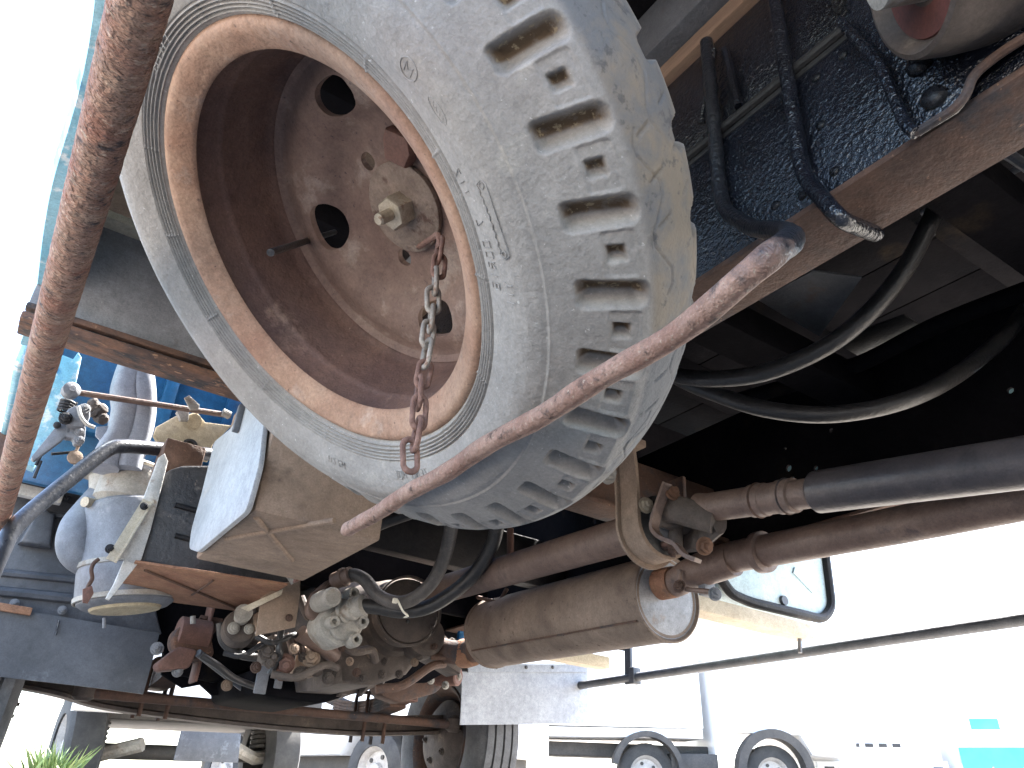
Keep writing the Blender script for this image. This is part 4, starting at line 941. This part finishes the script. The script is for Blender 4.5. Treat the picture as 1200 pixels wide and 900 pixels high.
# ------------------------------------------------------------------ front axle, springs, wheels
FY = 3.28; HZ = .275
beam = []
for k, (xx, zz) in enumerate([(.15, .315), (.28, .305), (.42, .283), (.7, .276), (1.05, .278), (1.4, .292), (1.66, .32), (1.78, .335)]): beam.append(Vector((xx, FY, zz)))
bm = bmesh.new(); sweep(bm, catmull(beam, 5), [(-.038, -.045), (-.038, .045), (-.026, .045), (-.018, .012), (.018, .012), (.026, .045), (.038, .045), (.038, -.045), (.026, -.045), (.018, -.012), (-.018, -.012), (-.026, -.045)], up=(0, 0, 1)); axl = mesh_obj('front_axle', bm, m_castd, truck)
tube('tie_rod', [(.32, FY - .17, .275), (1.76, FY - .17, .325)], .017, m_dkrust, axl, 14)
for xx in (.33, 1.75):
    bm = bmesh.new(); lathe(bm, [(-.03, .02), (-.02, .034), (.02, .034), (.035, .016)], (xx, FY - .17, .28 + (.045 if xx > 1 else 0)), (0, 0, 1), 18); mesh_obj('tie_rod_end', bm, m_castd, axl)
for sx in (.58, 1.44):
    sp0 = None
    for k in range(5):
        hl = .62 - .09 * k; pts = [Vector((sx, FY - hl + 2 * hl * t_, .385 + .012 * k * -1 + .11 * ((2 * t_ - 1) ** 2) * (hl / .62) ** 2)) for t_ in np.linspace(0, 1, 15)]
        bm = bmesh.new(); sweep(bm, pts, [(-.0052, -.035), (.0052, -.035), (.0052, .035), (-.0052, .035)], up=(0, 0, 1)); l_ = mesh_obj('spring_leaf', bm, m_dkrust, truck if k == 0 else sp0)
        if k == 0: sp0 = l_; l_.name = 'leaf_spring'
    for dy in (-.06, .06):
        tube('u_bolt', fillet([(sx - .045, FY + dy, .23), (sx - .045, FY + dy, .43), (sx + .045, FY + dy, .43), (sx + .045, FY + dy, .23)], .03), .008, m_dkrust, sp0, 8)
    box('spring_clip', (sx - .045, FY - .34, .37), (sx + .045, FY - .30, .45), m_brownp, sp0, .004)
# spring rear hanger brackets (brown)
hb = plate('spring_bracket', [(205, 738), (222, 728), (246, 735), (252, 768), (240, 775), (214, 770), (202, 756)], m_flaky, truck, (.0, .09, 0), y=2.62, bevel=.008, rad=.02)
plate('bracket_foot', [(183, 778), (210, 757), (232, 762), (222, 783), (187, 786)], m_brownp, hb, (0, .07, 0), y=2.60, bevel=.006, rad=.01)
bm = bmesh.new(); lathe(bm, [(-.05, .045), (-.045, .052), (.045, .052), (.05, .045)], P(226, 745, y=2.66), (1, 0, 0), 24); mesh_obj('spring_eye', bm, m_brownp, hb)
tube('grease_pin', [P(226, 722, y=2.6), P(226, 731, y=2.6)], .008, m_cast, hb, 8); tube('bracket_strut', [P(232, 765, y=2.6), P(290, 810, y=2.7)], .012, m_sill, hb, 10)
box('bracket_web', P(246, 728, y=2.64) + Vector((-.004, 0, -.18)), P(254, 700, y=2.64) + Vector((.004, .08, 0)), m_brownp, hb, .004)
bolt(P(184, 760, y=2.59), (-.3, -1, 0), .014, m_grey, hb); bolt(P(208, 787, y=2.62), (0, -1, 0), .012, m_grey, hb); bolt(P(266, 803, y=2.66), (0, -1, 0), .013, m_dirt, hb)
hb2 = plate('spring_bracket', [(440, 795), (470, 790), (515, 778), (530, 790), (512, 812), (470, 824), (446, 815)], m_dkrust, truck, (0, .08, 0), y=2.75, bevel=.008, rad=.02)
bm = bmesh.new(); lathe(bm, [(-.05, .03), (-.045, .036), (.045, .036), (.05, .03)], P(524, 792, y=2.72), (.6, -1, 0), 20); mesh_obj('spring_eye', bm, m_brownp, hb2)
for px, py in ((517, 783), (537, 793), (522, 803), (505, 797)): bolt(P(px, py, y=2.68), (0, -1, 0), .011, m_cast, hb2)

def front_wheel(cx, s):
    """s=+1 right wheel (outer face +x)"""
    prof = [(-.085, .225), (-.098, .25), (-.104, .29), (-.098, .33), (-.085, .362), (-.07, .376)]
    gro = []
    for o in (-.07, -.035, 0, .035, .07):
        gro += [(o - .0055, .384), (o - .0035, .374), (o + .0035, .374), (o + .0055, .384)]
    gro = [(-.078, .379)] + gro[2:-2] if False else [(-.074, .383), (-.045, .386), (-.043, .376), (-.037, .376), (-.035, .387), (-.004, .388), (-.002, .377), (.004, .377), (.006, .388), (.035, .387), (.037, .376), (.043, .376), (.045, .386), (.074, .383)]
    full = prof + gro + [(-o, r_) for o, r_ in prof[::-1]]
    bm = bmesh.new(); lathe(bm, full, (cx, FY, HZ), (1, 0, 0), 96, caps=False)
    ty_ = mesh_obj('front_tyre', bm, m_tread, truck, angle=30)
    bm = bmesh.new(); lathe(bm, [(-s * .088, .232), (-s * .095, .226), (-s * .09, .215), (-s * .06, .196), (s * .03, .186), (s * .05, .17), (s * .045, .12), (s * .05, .06), (s * .05, .01)], (cx, FY, HZ), (1, 0, 0), 64, caps=False)
    mesh_obj('rim', bm, m_dkrust, ty_)
    bm = bmesh.new(); lathe(bm, [(-s * .11, .05), (-s * .10, .12), (-s * .06, .165), (s * .03, .165)], (cx, FY, HZ), (1, 0, 0), 48); mesh_obj('brake_drum', bm, m_castd, ty_)
    for k in range(5):
        q = 2 * PI * k / 5; bolt((cx - s * .105, FY + .085 * math.cos(q), HZ + .085 * math.sin(q)), (-s, 0, 0), .012, m_castd, ty_)
    return ty_
front_wheel(1.865, 1); front_wheel(.04, -1)
# rear axle and twin wheels behind the camera, unseen, added to block light from there
RY = -1.75
bm = bmesh.new(); lathe(bm, [(-.85, .05), (-.3, .06), (-.17, .17), (0, .19), (.17, .17), (.3, .06), (.85, .05)], (SX, RY, HZ), (1, 0, 0), 32); ra = mesh_obj('rear_axle', bm, m_castd, truck)
for cx in (.12, .35, 1.75, 1.98):
    bm = bmesh.new(); lathe(bm, [(-.085, .225), (-.10, .28), (-.09, .35), (-.075, .38), (.075, .38), (.09, .35), (.10, .28), (.085, .225), (.05, .1), (-.05, .1)], (cx, RY, HZ), (1, 0, 0), 48, closed=True); mesh_obj('rear_tyre', bm, m_tread, ra)


# ------------------------------------------------------------------ gearbox and engine underside
GX = 1.0
bm = bmesh.new(); lathe(bm, [(0, .06), (.01, .10), (.05, .115), (.10, .12), (.22, .135), (.34, .17), (.36, .19), (.385, .19), (.39, .17), (.42, .17), (.45, .19), (.62, .20), (.70, .18)], (GX, 2.16, .50), (0, 1, 0), 40); gb = mesh_obj('gearbox', bm, m_castd, truck)
bm = bmesh.new(); lathe(bm, [(0, .055), (.005, .088), (.02, .094), (.06, .094), (.065, .088), (.08, .05)], P(480, 715, y=2.06), (0.1, 1, 0), 48); pb = mesh_obj('parking_brake_drum', bm, m_castd, truck)
bm = bmesh.new(); lathe(bm, [(.0, .094), (.0, .099), (.014, .099), (.014, .094)], P(480, 715, y=2.06), (0.1, 1, 0), 48, closed=True); mesh_obj('drum_rim', bm, m_castd, pb)
bolt(P(478, 728, y=2.05), (0, -1, 0), .006, m_black, pb, dome=True)
bm = bmesh.new(); q = [P(390, 768, y=2.2), P(400, 735, y=2.2), P(452, 742, y=2.2), P(480, 748, y=2.2), P(500, 762, y=2.2), P(478, 790, y=2.2), P(440, 803, y=2.2), P(396, 800, y=2.2)]; prism(bm, q, (0, .35, 0), .015, 3); mesh_obj('transfer_case', bm, m_castd, gb)
plate('case_flange', [(388, 760), (398, 755), (402, 800), (390, 803)], m_castd, gb, (.0, .2, 0), y=2.17, bevel=.004)
for px, py in ((396, 771), (393, 790), (452, 775), (425, 795), (468, 790)): bolt(P(px, py, y=2.15), (0, -1, 0), .009, m_castd, gb)
bm = bmesh.new(); lathe(bm, [(0, .03), (.0, .055), (.02, .06), (.08, .06), (.1, .04)], P(500, 745, y=2.1), (.2, 1, 0), 30); mesh_obj('output_housing', bm, m_castd, gb)
plate('case_rib', [(497, 748), (520, 742), (546, 765), (540, 790), (524, 780), (506, 770)], m_castd, gb, (0, .1, 0), y=2.2, bevel=.008)
# power take-off pump with hoses
pu = plate('hydraulic_pump', [(373, 727), (383, 712), (400, 702), (420, 702), (434, 715), (432, 728), (418, 752), (396, 759), (383, 748), (376, 740)], m_cast, truck, (0, .10, 0), y=1.96, bevel=.012, rad=.02)
plate('pump_cover', [(386, 722), (400, 710), (422, 712), (427, 730), (414, 750), (396, 750), (388, 738)], m_cast, pu, (0, .02, 0), y=1.945, bevel=.006, rad=.02)
for px, py in ((390, 729), (424, 729), (416, 750), (413, 696)):
    bm = bmesh.new(); lathe(bm, [(-.012, .007), (-.014, .014), (.0, .018), (.03, .018), (.03, .007), (-.004, .006)], P(px, py, y=1.945), (0, 1, 0), 18, closed=True); mesh_obj('bolt_boss', bm, m_cast, pu)
plate('pump_bracket', [(360, 712), (366, 695), (384, 680), (392, 676), (394, 700), (384, 722), (372, 728), (362, 722)], m_shaft, pu, (0, .03, 0), y=2.0, bevel=.006, rad=.012)
bm = bmesh.new(); a = P(374, 706, y=1.99); b = P(388, 700, y=1.90); lathe(bm, [(0, .026), (.05, .026), (.06, .024), (.10, .024), (.105, .019)], a, b - a, 24); mesh_obj('pump_port', bm, m_cast, pu)
bm = bmesh.new(); a = P(403, 716, y=1.95); b = P(426, 709, y=1.90); d2 = (b - a).normalized(); lathe(bm, [(-.005, .030), (.004, .032), (.008, .026), (.02, .026), (.022, .030), (.03, .030), (.034, .026), (.06, .027), (.062, .022)], a, d2, 24); mesh_obj('hose_fitting', bm, m_cast, pu)
bm = bmesh.new(); a = P(392, 681, y=1.98); b = P(404, 676, y=1.95); lathe(bm, [(0, .022), (.025, .022), (.027, .025), (.035, .025), (.037, .021), (.055, .021)], a, b - a, 20); mesh_obj('hose_fitting', bm, m_shaft, pu)
h1 = hose('hydraulic_hose', [P(404, 676, y=1.95), P(416, 674, y=1.93), P(428, 680, y=1.91), P(440, 695, y=1.88), P(455, 704, y=1.85), P(472, 706, y=1.82), P(490, 698, y=1.79), P(508, 680, y=1.75), P(520, 655, y=1.70), P(527, 628, y=1.64), P(531, 595, y=1.56)], .0172, m_hose)
h2 = hose('hydraulic_hose', [P(424, 710, y=1.91), P(445, 712, y=1.89), P(470, 716, y=1.86), P(500, 712, y=1.82), P(530, 695, y=1.77), P(556, 672, y=1.72), P(572, 648, y=1.67), P(581, 625, y=1.62), P(586, 590, y=1.55)], .0185, m_hosed)
bm = bmesh.new(); q = [P(463, 702, y=1.80), P(466, 704, y=1.79), P(472, 716, y=1.81), P(478, 722, y=1.83), P(470, 722, y=1.86), P(462, 713, y=1.86)]; sweep(bm, catmull(q + [q[0]], 4), circ(.0028, 6)); ct = mesh_obj('cable_tie', bm, m_tie, h1)
box('tie_head', P(463, 704, y=1.785) - Vector((.006, .005, .006)), P(463, 704, y=1.785) + Vector((.006, .005, .006)), m_tie, h1, .002)
# starter motor, brackets, shift shafts
bm = bmesh.new(); lathe(bm, [(0, .02), (.004, .042), (.02, .046), (.13, .046), (.14, .03)], P(282, 733, y=2.2), (.2, 1, 0), 28); st = mesh_obj('starter_motor', bm, m_castd, truck)
bolt(P(274, 736, y=2.19), (0, -1, 0), .012, m_cast, st); bolt(P(292, 737, y=2.17), (0, -1, 0), .010, m_cast, st); bm = bmesh.new(); lathe(bm, [(-.02, .012), (-.018, .02), (.03, .024)], P(284, 722, y=2.18), (-.2, -1, .1), 14); mesh_obj('motor_terminal', bm, m_cast, st)
hose('battery_cable', [P(258, 730, y=2.3), P(262, 752, y=2.3), P(280, 766, y=2.3), P(300, 770, y=2.32), P(330, 772, y=2.34)], .012, m_hosed)
hose('battery_cable', [P(236, 768, y=2.45), P(255, 780, y=2.45), P(275, 795, y=2.5), P(300, 805, y=2.55)], .010, m_hosed)
sel = box('shift_housing', P(312, 775, y=2.16) + Vector((0, 0, 0)), P(352, 748, y=2.16) + Vector((0, .1, 0)), m_castd, truck, .01)
for px, py, r_, mt in ((314, 764, .018, m_cast), (322, 769, .016, m_cast), (334, 778, .020, m_brownp), (318, 776, .014, m_castd), (365, 772, .018, m_dirt), (352, 790, .016, m_castd), (371, 785, .014, m_castd)):
    bolt(P(px, py, y=2.12), (random.uniform(-.4, .3), -1, random.uniform(-.3, .2)), r_ * .95, m_castd if mt is m_cast else mt, sel, name='shift_plug')
for k in range(4): tube('shift_spring', [P(336 + 5 * k, 742, y=2.14), P(342 + 5 * k, 768, y=2.14)], .006, m_shaft, sel, 8)
tube('clutch_pipe', [P(352, 742, y=2.1), P(378, 758, y=2.12), P(392, 768, y=2.15)], .022, m_shaft, truck, 14)
box('clutch_cylinder', P(345, 790, y=2.2), P(378, 760, y=2.2) + Vector((0, .06, 0)), m_dirt, sel, .012)
for px, py in ((355, 770), (368, 765), (374, 778), (362, 785)): bolt(P(px, py, y=2.13), (0, -1, .2), .010, m_castd, sel)
pan = plate('oil_pan', [(295, 783), (318, 784), (322, 797), (402, 805), (402, 817), (380, 824), (340, 820), (298, 812)], m_under, truck, (0, .5, 0), y=2.55, bevel=.012, rad=.02)
box('pan_bracket', P(297, 812, y=2.5), P(318, 780, y=2.5) + Vector((0, .01, 0)), m_plast, pan, .003); box('pan_bracket', P(321, 806, y=2.5), P(334, 787, y=2.5) + Vector((0, .01, 0)), m_grey, pan, .003)
bm = bmesh.new(); add_box(bm, (.70, 2.75, .46), (1.35, 3.6, .85), .04, 3); mesh_obj('engine_block', bm, m_castd, truck)
for k, (px, py, yy, r_) in enumerate([(442, 700, 2.12, .008), (455, 745, 2.10, .009), (470, 752, 2.10, .008), (492, 768, 2.12, .010), (410, 775, 2.14, .009), (418, 788, 2.14, .009), (448, 790, 2.14, .010), (486, 776, 2.14, .009), (508, 758, 2.1, .010), (530, 752, 2.14, .009), (436, 765, 2.14, .012), (402, 758, 2.1, .010), (505, 735, 2.06, .008), (345, 760, 2.08, .010), (330, 792, 2.14, .010), (384, 795, 2.12, .012), (306, 758, 2.14, .010), (300, 782, 2.2, .011)]):
    bolt(P(px, py, y=yy), (random.uniform(-.3, .3), -1, random.uniform(-.2, .2)), r_, (m_castd, m_dirt, m_dkrust)[k % 3], gb)
for k, (p0, p1, r_, mt) in enumerate([((300, 745), (352, 752), .008, m_hosed), ((318, 790), (395, 783), .010, m_castd), ((330, 735), (316, 790), .009, m_hosed), ((262, 765), (318, 758), .007, m_blackd), ((395, 748), (440, 775), .012, m_castd), ((505, 770), (556, 752), .008, m_dkrust), ((440, 808), (520, 778), .012, m_dkrust), ((352, 700), (372, 745), .012, m_castd)]):
    a, b = P(*p0, y=2.11), P(*p1, y=2.13); tube('oil_line', [a, a.lerp(b, .35) + Vector((0, -.02, -.015)), a.lerp(b, .7) + Vector((.01, -.015, .012)), b], r_, mt, gb, 10, smooth_path=5)
for k in range(7):
    q = R(200 + 22 * k); bm = bmesh.new(); c_a = Vector((GX, 0, .50)); dv = Vector((math.cos(q), 0, math.sin(q)))
    sweep(bm, [c_a + dv * .125 + Vector((0, 2.24, 0)), c_a + dv * .15 + Vector((0, 2.40, 0)), c_a + dv * .19 + Vector((0, 2.52, 0))], [(-.005, -.012), (.005, -.012), (.005, .012), (-.005, .012)], up=dv.cross(Vector((0, 1, 0)))); mesh_obj('casing_rib', bm, m_castd, gb)
for k, (px, py) in enumerate(((300, 700), (318, 712), (296, 720))):
    plate('small_bracket', [(px, py), (px + 16, py - 6), (px + 20, py + 14), (px + 4, py + 20)], (m_castd, m_dkrust, m_dirt)[k], gb, (0, .02, 0), y=2.16, rad=.006)
# dark pipes and harness above the gearbox
hose('wiring_harness', [P(352, 660, y=2.0), P(372, 650, y=1.95), P(400, 640, y=1.9), P(440, 615, y=1.85), P(480, 600, y=1.8)], .02, m_hosed)
hose('brake_pipe', [P(365, 668, y=2.05), P(420, 640, y=2.05), P(470, 640, y=2.05), P(540, 652, y=2.05)], .009, m_dkrust)
tube('frame_stay', [P(440, 620, y=2.2), P(560, 640, y=2.2)], .02, m_dkrust, truck, 10)
plate('rail_end_bracket', [(350, 660), (357, 655), (358, 672), (352, 680), (346, 682)], m_brownp, truck, (0, .02, 0), y=1.85)
tube('clevis_pin', [P(340, 673, y=1.93), P(346, 682, y=1.93)], .012, m_cast, truck, 10)
box('blue_hose_clip', P(537, 760, y=2.5), P(545, 740, y=2.5) + Vector((0, .02, 0)), m_blue, truck, .003)

# ------------------------------------------------------------------ background vehicles
exec_bg = True
def wheel_parts(parent, c, r_, w, axis, tyre_mat=m_bgtyre, rim_mat=m_bgrim):
    bm = bmesh.new(); lathe(bm, [(-w, r_ * .6), (-w, r_ * .9), (-w * .8, r_), (w * .8, r_), (w, r_ * .9), (w, r_ * .6)], c, axis, 36, closed=True); t_ = mesh_obj('wheel', bm, tyre_mat, parent)
    bm = bmesh.new(); lathe(bm, [(-w * .9, r_ * .61), (-w * .75, r_ * .55), (-w * .3, r_ * .48), (-w * .35, r_ * .2), (-w * .7, r_ * .17), (-w * .75, r_ * .02)], c, axis, 30, caps=False); rm = mesh_obj('rim', bm, rim_mat, t_)
    a, u, v = frame_of(axis)
    for k in range(5):
        q = 2 * PI * k / 5; bm = bmesh.new(); lathe(bm, [(-w * .42, r_ * .06), (-w * .3, r_ * .06)], Vector(c) + (u * math.cos(q) + v * math.sin(q)) * r_ * .36, axis, 10); mesh_obj('hand_hole', bm, m_bgdark, t_)
    return t_

# white lorry side-on at the right
Dp = 10.2                                   # distance ahead (y) of its near side
wr = P(907, 886, y=7.6); gz = ground_z(wr.x, wr.y)
fw = Vector((.86, -.50, .05)).normalized()          # its forward direction (towards image right)
upv = Vector((-.06, 0, 1)).normalized(); rt = fw.cross(upv).normalized(); upv = rt.cross(fw)
base = Vector((wr.x, wr.y, gz))
lor = empty('parked_lorry', base, 'white cab lorry parked side-on with dark wheel arches beyond the pale mud flap', 'lorry')
def LP(a, b, c): return base + fw * a + upv * c - rt * 0 + rt * (-b)     # a forward, b away from us, c up
# which side is near the camera?
if (LP(0, 1, 0) - Vector((0, 0, 0))).length < base.length: 
    def LP(a, b, c): return base + fw * a + upv * c + rt * b
awayv = (LP(0, 1, 0) - base)
def side_prism(name, outline, w, mat, parent, b0=0.0, bev=.03):
    bm = bmesh.new(); prism(bm, [LP(a, b0, c) for a, c in outline], awayv * w, bev); return mesh_obj(name, bm, mat, parent)
wheel_parts(lor, LP(0, .14, .37), .37, .12, awayv); wheel_parts(lor, LP(-1.68, .14, .37), .37, .12, awayv)
cabb = side_prism('cab', [(-.75, .62), (-.72, .75), (-.5, .88), (.42, .86), (.55, .62), (1.15, .60), (1.2, .95), (1.05, 1.5), (.85, 2.35), (-.75, 2.4)], 1.9, m_bgwhite, lor)
side_prism('window', [(-.35, 1.55), (.80, 1.5), (.68, 2.1), (-.35, 2.15)], .02, m_bgglass, cabb, -.012, .01)
bm = bmesh.new(); sweep(bm, [LP(.45 * math.cos(q), -.02, .40 + .47 * math.sin(q)) for q in np.linspace(-.1, PI + .1, 20)], [(-.06, -.1), (.05, -.1), (.05, .1), (-.06, .1)], up=upv); mesh_obj('wheel_arch', bm, m_bgdark, cabb)
bm = bmesh.new(); sweep(bm, [LP(-1.68 + .44 * math.cos(q), -.02, .40 + .45 * math.sin(q)) for q in np.linspace(.1, PI - .2, 20)], [(-.04, -.1), (.03, -.1), (.03, .1), (-.04, .1)], up=upv); mesh_obj('wheel_arch', bm, m_bgdark, lor)
side_prism('chassis', [(-5.2, .62), (-.7, .55), (-.7, .72), (-5.2, .8)], .8, m_bgdark, lor, .35)
side_prism('step_box', [(-1.35, .38), (-.72, .38), (-.72, .62), (-1.35, .62)], .5, m_bgdark, lor, .02, .02)
side_prism('cargo_body', [(-5.4, .95), (-.9, .92), (-.9, 2.3), (-5.4, 2.3)], 2.0, m_bgwhite, lor, -.05, .02)
side_prism('side_rail', [(-5.4, .80), (-.9, .80), (-.9, .92), (-5.4, .92)], 1.9, m_bgwhite, lor, .0, .02)

# white truck facing us, further right
def front_vehicle(name, label, pc, width, ypos, hz, yaw, body, col2=m_bgdark, cab_h=1.9, wheel_r=.36, cat='truck', low=.34, lamps=True, panel=None):
    """vehicle seen nose-on: pc pixel of bumper centre"""
    p = P(*pc, y=ypos); gz_ = ground_z(p.x, p.y)
    rootp = Vector((p.x, p.y, gz_)); e = empty(name, rootp, label, cat)
    u = Vector((math.cos(yaw), math.sin(yaw), .06)).normalized(); w_ = Vector((0, 0, 1)); w_ = (w_ - u * w_.dot(u)).normalized(); d = w_.cross(u)   # d points away
    if d.y < 0: d = -d
    def Q(a, b, c): return rootp + u * a + d * b + w_ * c
    h = width / 2
    bm = bmesh.new(); prism(bm, [Q(-h, 0, low + .16), Q(h, 0, low + .16), Q(h, .02, 1.0), Q(h * .98, .25, 1.15), Q(h * .9, .5, cab_h), Q(-h * .9, .5, cab_h), Q(-h * .98, .25, 1.15), Q(-h, .02, 1.0)][:2] + [Q(h, .0, 1.02), Q(h * .93, 0.0, cab_h), Q(-h * .93, 0, cab_h), Q(-h, 0, 1.02)], d * 1.7, .05, 3); b = mesh_obj('cab', bm, body, e)
    bm = bmesh.new(); prism(bm, [Q(-h * .86, -.006, 1.1), Q(h * .86, -.006, 1.1), Q(h * .8, -.006, cab_h - .15), Q(-h * .8, -.006, cab_h - .15)], d * .02, .008); mesh_obj('windscreen', bm, m_bgglass, b)
    bm = bmesh.new(); prism(bm, [Q(-h, -.10, low), Q(h, -.10, low), Q(h, -.10, low + .24), Q(-h, -.10, low + .24)], d * .16, .03, 3); bp = mesh_obj('bumper', bm, body, e)
    if lamps:
        for s in (-1, 1):
            for a in (.62, .82):
                bm = bmesh.new(); prism(bm, [Q(s * h * a - .07, -.112, low + .07), Q(s * h * a + .07, -.112, low + .07), Q(s * h * a + .07, -.112, low + .17), Q(s * h * a - .07, -.112, low + .17)], d * .02, .006); mesh_obj('headlight', bm, m_lamp if a < .7 else col2, bp)
        for k in range(4):
            a = -.3 + .2 * k; bm = bmesh.new(); prism(bm, [Q(a - .06, -.008, low + .42), Q(a + .06, -.008, low + .42), Q(a + .06, -.008, low + .47), Q(a - .06, -.008, low + .47)], d * .02, .004); mesh_obj('grille_slot', bm, col2, b)
    for s in (-1, 1): wheel_parts(e, Q(s * (h - .16), .55, wheel_r), wheel_r, .11, u * (1 if s < 0 else -1))
    bm = bmesh.new(); prism(bm, [Q(-h * .8, .3, low - .02), Q(h * .8, .3, low - .02), Q(h * .8, .3, low + .2), Q(-h * .8, .3, low + .2)], d * 1.2, .02); mesh_obj('underbody', bm, col2, e)
    bm = bmesh.new(); lathe(bm, [(-h * .75, .05), (h * .75, .05)], Q(0, .55, wheel_r), u, 12); mesh_obj('axle', bm, col2, e)
    return e, Q, h
fv, Qf, hf = front_vehicle('parked_truck', 'plain white truck facing the camera beside the teal vehicle', (1035, 905), 1.9, 7.2, 0, -.5, m_bgwhite)
tv, Qt, ht = front_vehicle('parked_truck', 'white truck with a teal lower panel and a yellow warning sticker', (1215, 892), 2.1, 6.0, 0, -.6, m_bgwhite, lamps=False)
bm = bmesh.new(); prism(bm, [Qt(-1.05, -.118, .32), Qt(1.05, -.118, .32), Qt(1.05, -.118, .78), Qt(-1.05, -.118, .78)], Vector((0, .015, 0)), .004); mesh_obj('lower_panel', bm, m_teal, tv)
bm = bmesh.new(); prism(bm, [Qt(-.75, -.014, 1.02), Qt(-.35, -.014, 1.02), Qt(-.35, -.014, 1.16), Qt(-.75, -.014, 1.16)], Vector((0, .01, 0)), .003); mesh_obj('side_panel', bm, m_teal, tv)
bm = bmesh.new(); prism(bm, [Qt(-.75, -.125, .36), Qt(-.55, -.125, .36), Qt(-.65, -.125, .54)], Vector((0, .012, 0)), .002); st_ = mesh_obj('warning_sticker', bm, m_yellow, tv)
bm = bmesh.new(); prism(bm, [Qt(-.655, -.13, .41), Qt(-.645, -.13, .41), Qt(-.642, -.13, .48), Qt(-.658, -.13, .48)], Vector((0, .004, 0)), 0); mesh_obj('exclamation_mark', bm, m_bgdark, st_)

# white van nose-on under the front axle, with exposed suspension
vv_, Qv, hv = front_vehicle('parked_van', 'white van facing the camera, its suspension and number plate seen under the front axle', (243, 872), 1.62, 5.7, 0, .05, m_bgwhite, low=.56, cab_h=2.0, wheel_r=.36, cat='van')
bm = bmesh.new(); prism(bm, [Qv(-.2, -.13, .30), Qv(.2, -.13, .30), Qv(.19, -.13, .47), Qv(-.19, -.13, .47)], Vector((0, .02, 0)), .006); mesh_obj('skid_plate', bm, m_flap, vv_)
bm = bmesh.new(); prism(bm, [Qv(-.34, -.118, .56), Qv(.34, -.118, .56), Qv(.34, -.118, .66), Qv(-.34, -.118, .66)], Vector((0, .05, 0)), .006); mesh_obj('cross_bar', bm, m_tan, vv_)
for s in (-1, 1):
    bm = bmesh.new(); sweep(bm, [Qv(s * .3, .3, .40), Qv(s * .5, .45, .34), Qv(s * .68, .5, .36)], circ(.045, 8)); mesh_obj('control_arm', bm, m_cast, vv_)
    tube('coil_spring', [Qv(s * .55 + .06 * math.cos(k * .8), .5 + .06 * math.sin(k * .8), .40 + .004 * k) for k in range(60)], .014, m_bgdark, vv_, 6)
# pickup with pale wheel further right under the axle
base = Vector((P(440, 884, y=7.8).x, 7.8, 0)); base.z = ground_z(base.x, base.y)
fw = Vector((.35, -.94, .02)).normalized(); upv = Vector((-.05, 0, 1)).normalized(); rt = fw.cross(upv).normalized(); upv = rt.cross(fw)
def LP(a, b, c): return base + fw * a + upv * c + rt * b
if LP(0, 1, 0).length < base.length:
    def LP(a, b, c): return base + fw * a + upv * c - rt * b
awayv = LP(0, 1, 0) - base
pk = empty('parked_pickup', base, 'white pickup with pale wheel rims standing just beyond the front axle', 'pickup')
wheel_parts(pk, LP(0, .12, .36), .36, .12, awayv); wheel_parts(pk, LP(-2.4, .12, .36), .36, .12, awayv); wheel_parts(pk, LP(0, 1.5, .36), .36, .12, -awayv)
side_prism('body', [(-3.3, .5), (-2.9, .5), (-2.75, .8), (-2.05, .8), (-1.9, .5), (-.5, .5), (-.35, .8), (.35, .8), (.5, .5), (.95, .5), (.95, .95), (.2, 1.05), (-.2, 1.6), (-1.4, 1.65), (-1.5, 1.05), (-3.3, 1.0)], 1.7, m_bgwhite, pk)
side_prism('underbody', [(-3.1, .32), (.8, .32), (.8, .5), (-3.1, .5)], 1.3, m_bgdark, pk, .2)

# grass growing by the far left wheel
def blades(name, label, c, n_, hmax, spread, seed):
    rr_ = random.Random(seed); bm = bmesh.new()
    for k in range(n_):
        a = rr_.uniform(0, 2 * PI); d = abs(rr_.gauss(0, spread)); x_, y_ = c.x + d * math.cos(a), c.y + d * math.sin(a)
        z_ = ground_z(x_, y_) - .005; h_ = hmax * rr_.uniform(.4, 1); w_ = h_ * .03 + .003; bd = Vector((rr_.gauss(0, .3), rr_.gauss(0, .3), 0)) * h_; s_ = Vector((math.cos(a * 3), math.sin(a * 3), 0)) * w_
        b = Vector((x_, y_, z_)); m1 = b + bd * .3 + Vector((0, 0, h_ * .55)); t_ = b + bd + Vector((0, 0, h_ * .95))
        v = [bm.verts.new(q) for q in (b - s_, b + s_, m1 + s_ * .8, m1 - s_ * .8, t_)]
        bm.faces.new(v[:4]); bm.faces.new((v[3], v[2], v[4]))
    o = mesh_obj(name, bm, m_grass, None); tag(o, label, 'grass', kind='stuff'); return o
blades('grass', 'tufts of green weeds on the gravel beside the front wheel', Vector((.50, 5.2, 0)), 240, .36, .07, 1)
blades('grass', 'low green weeds in front of the white van', Vector((2.1, 5.2, 0)), 160, .24, .5, 2)
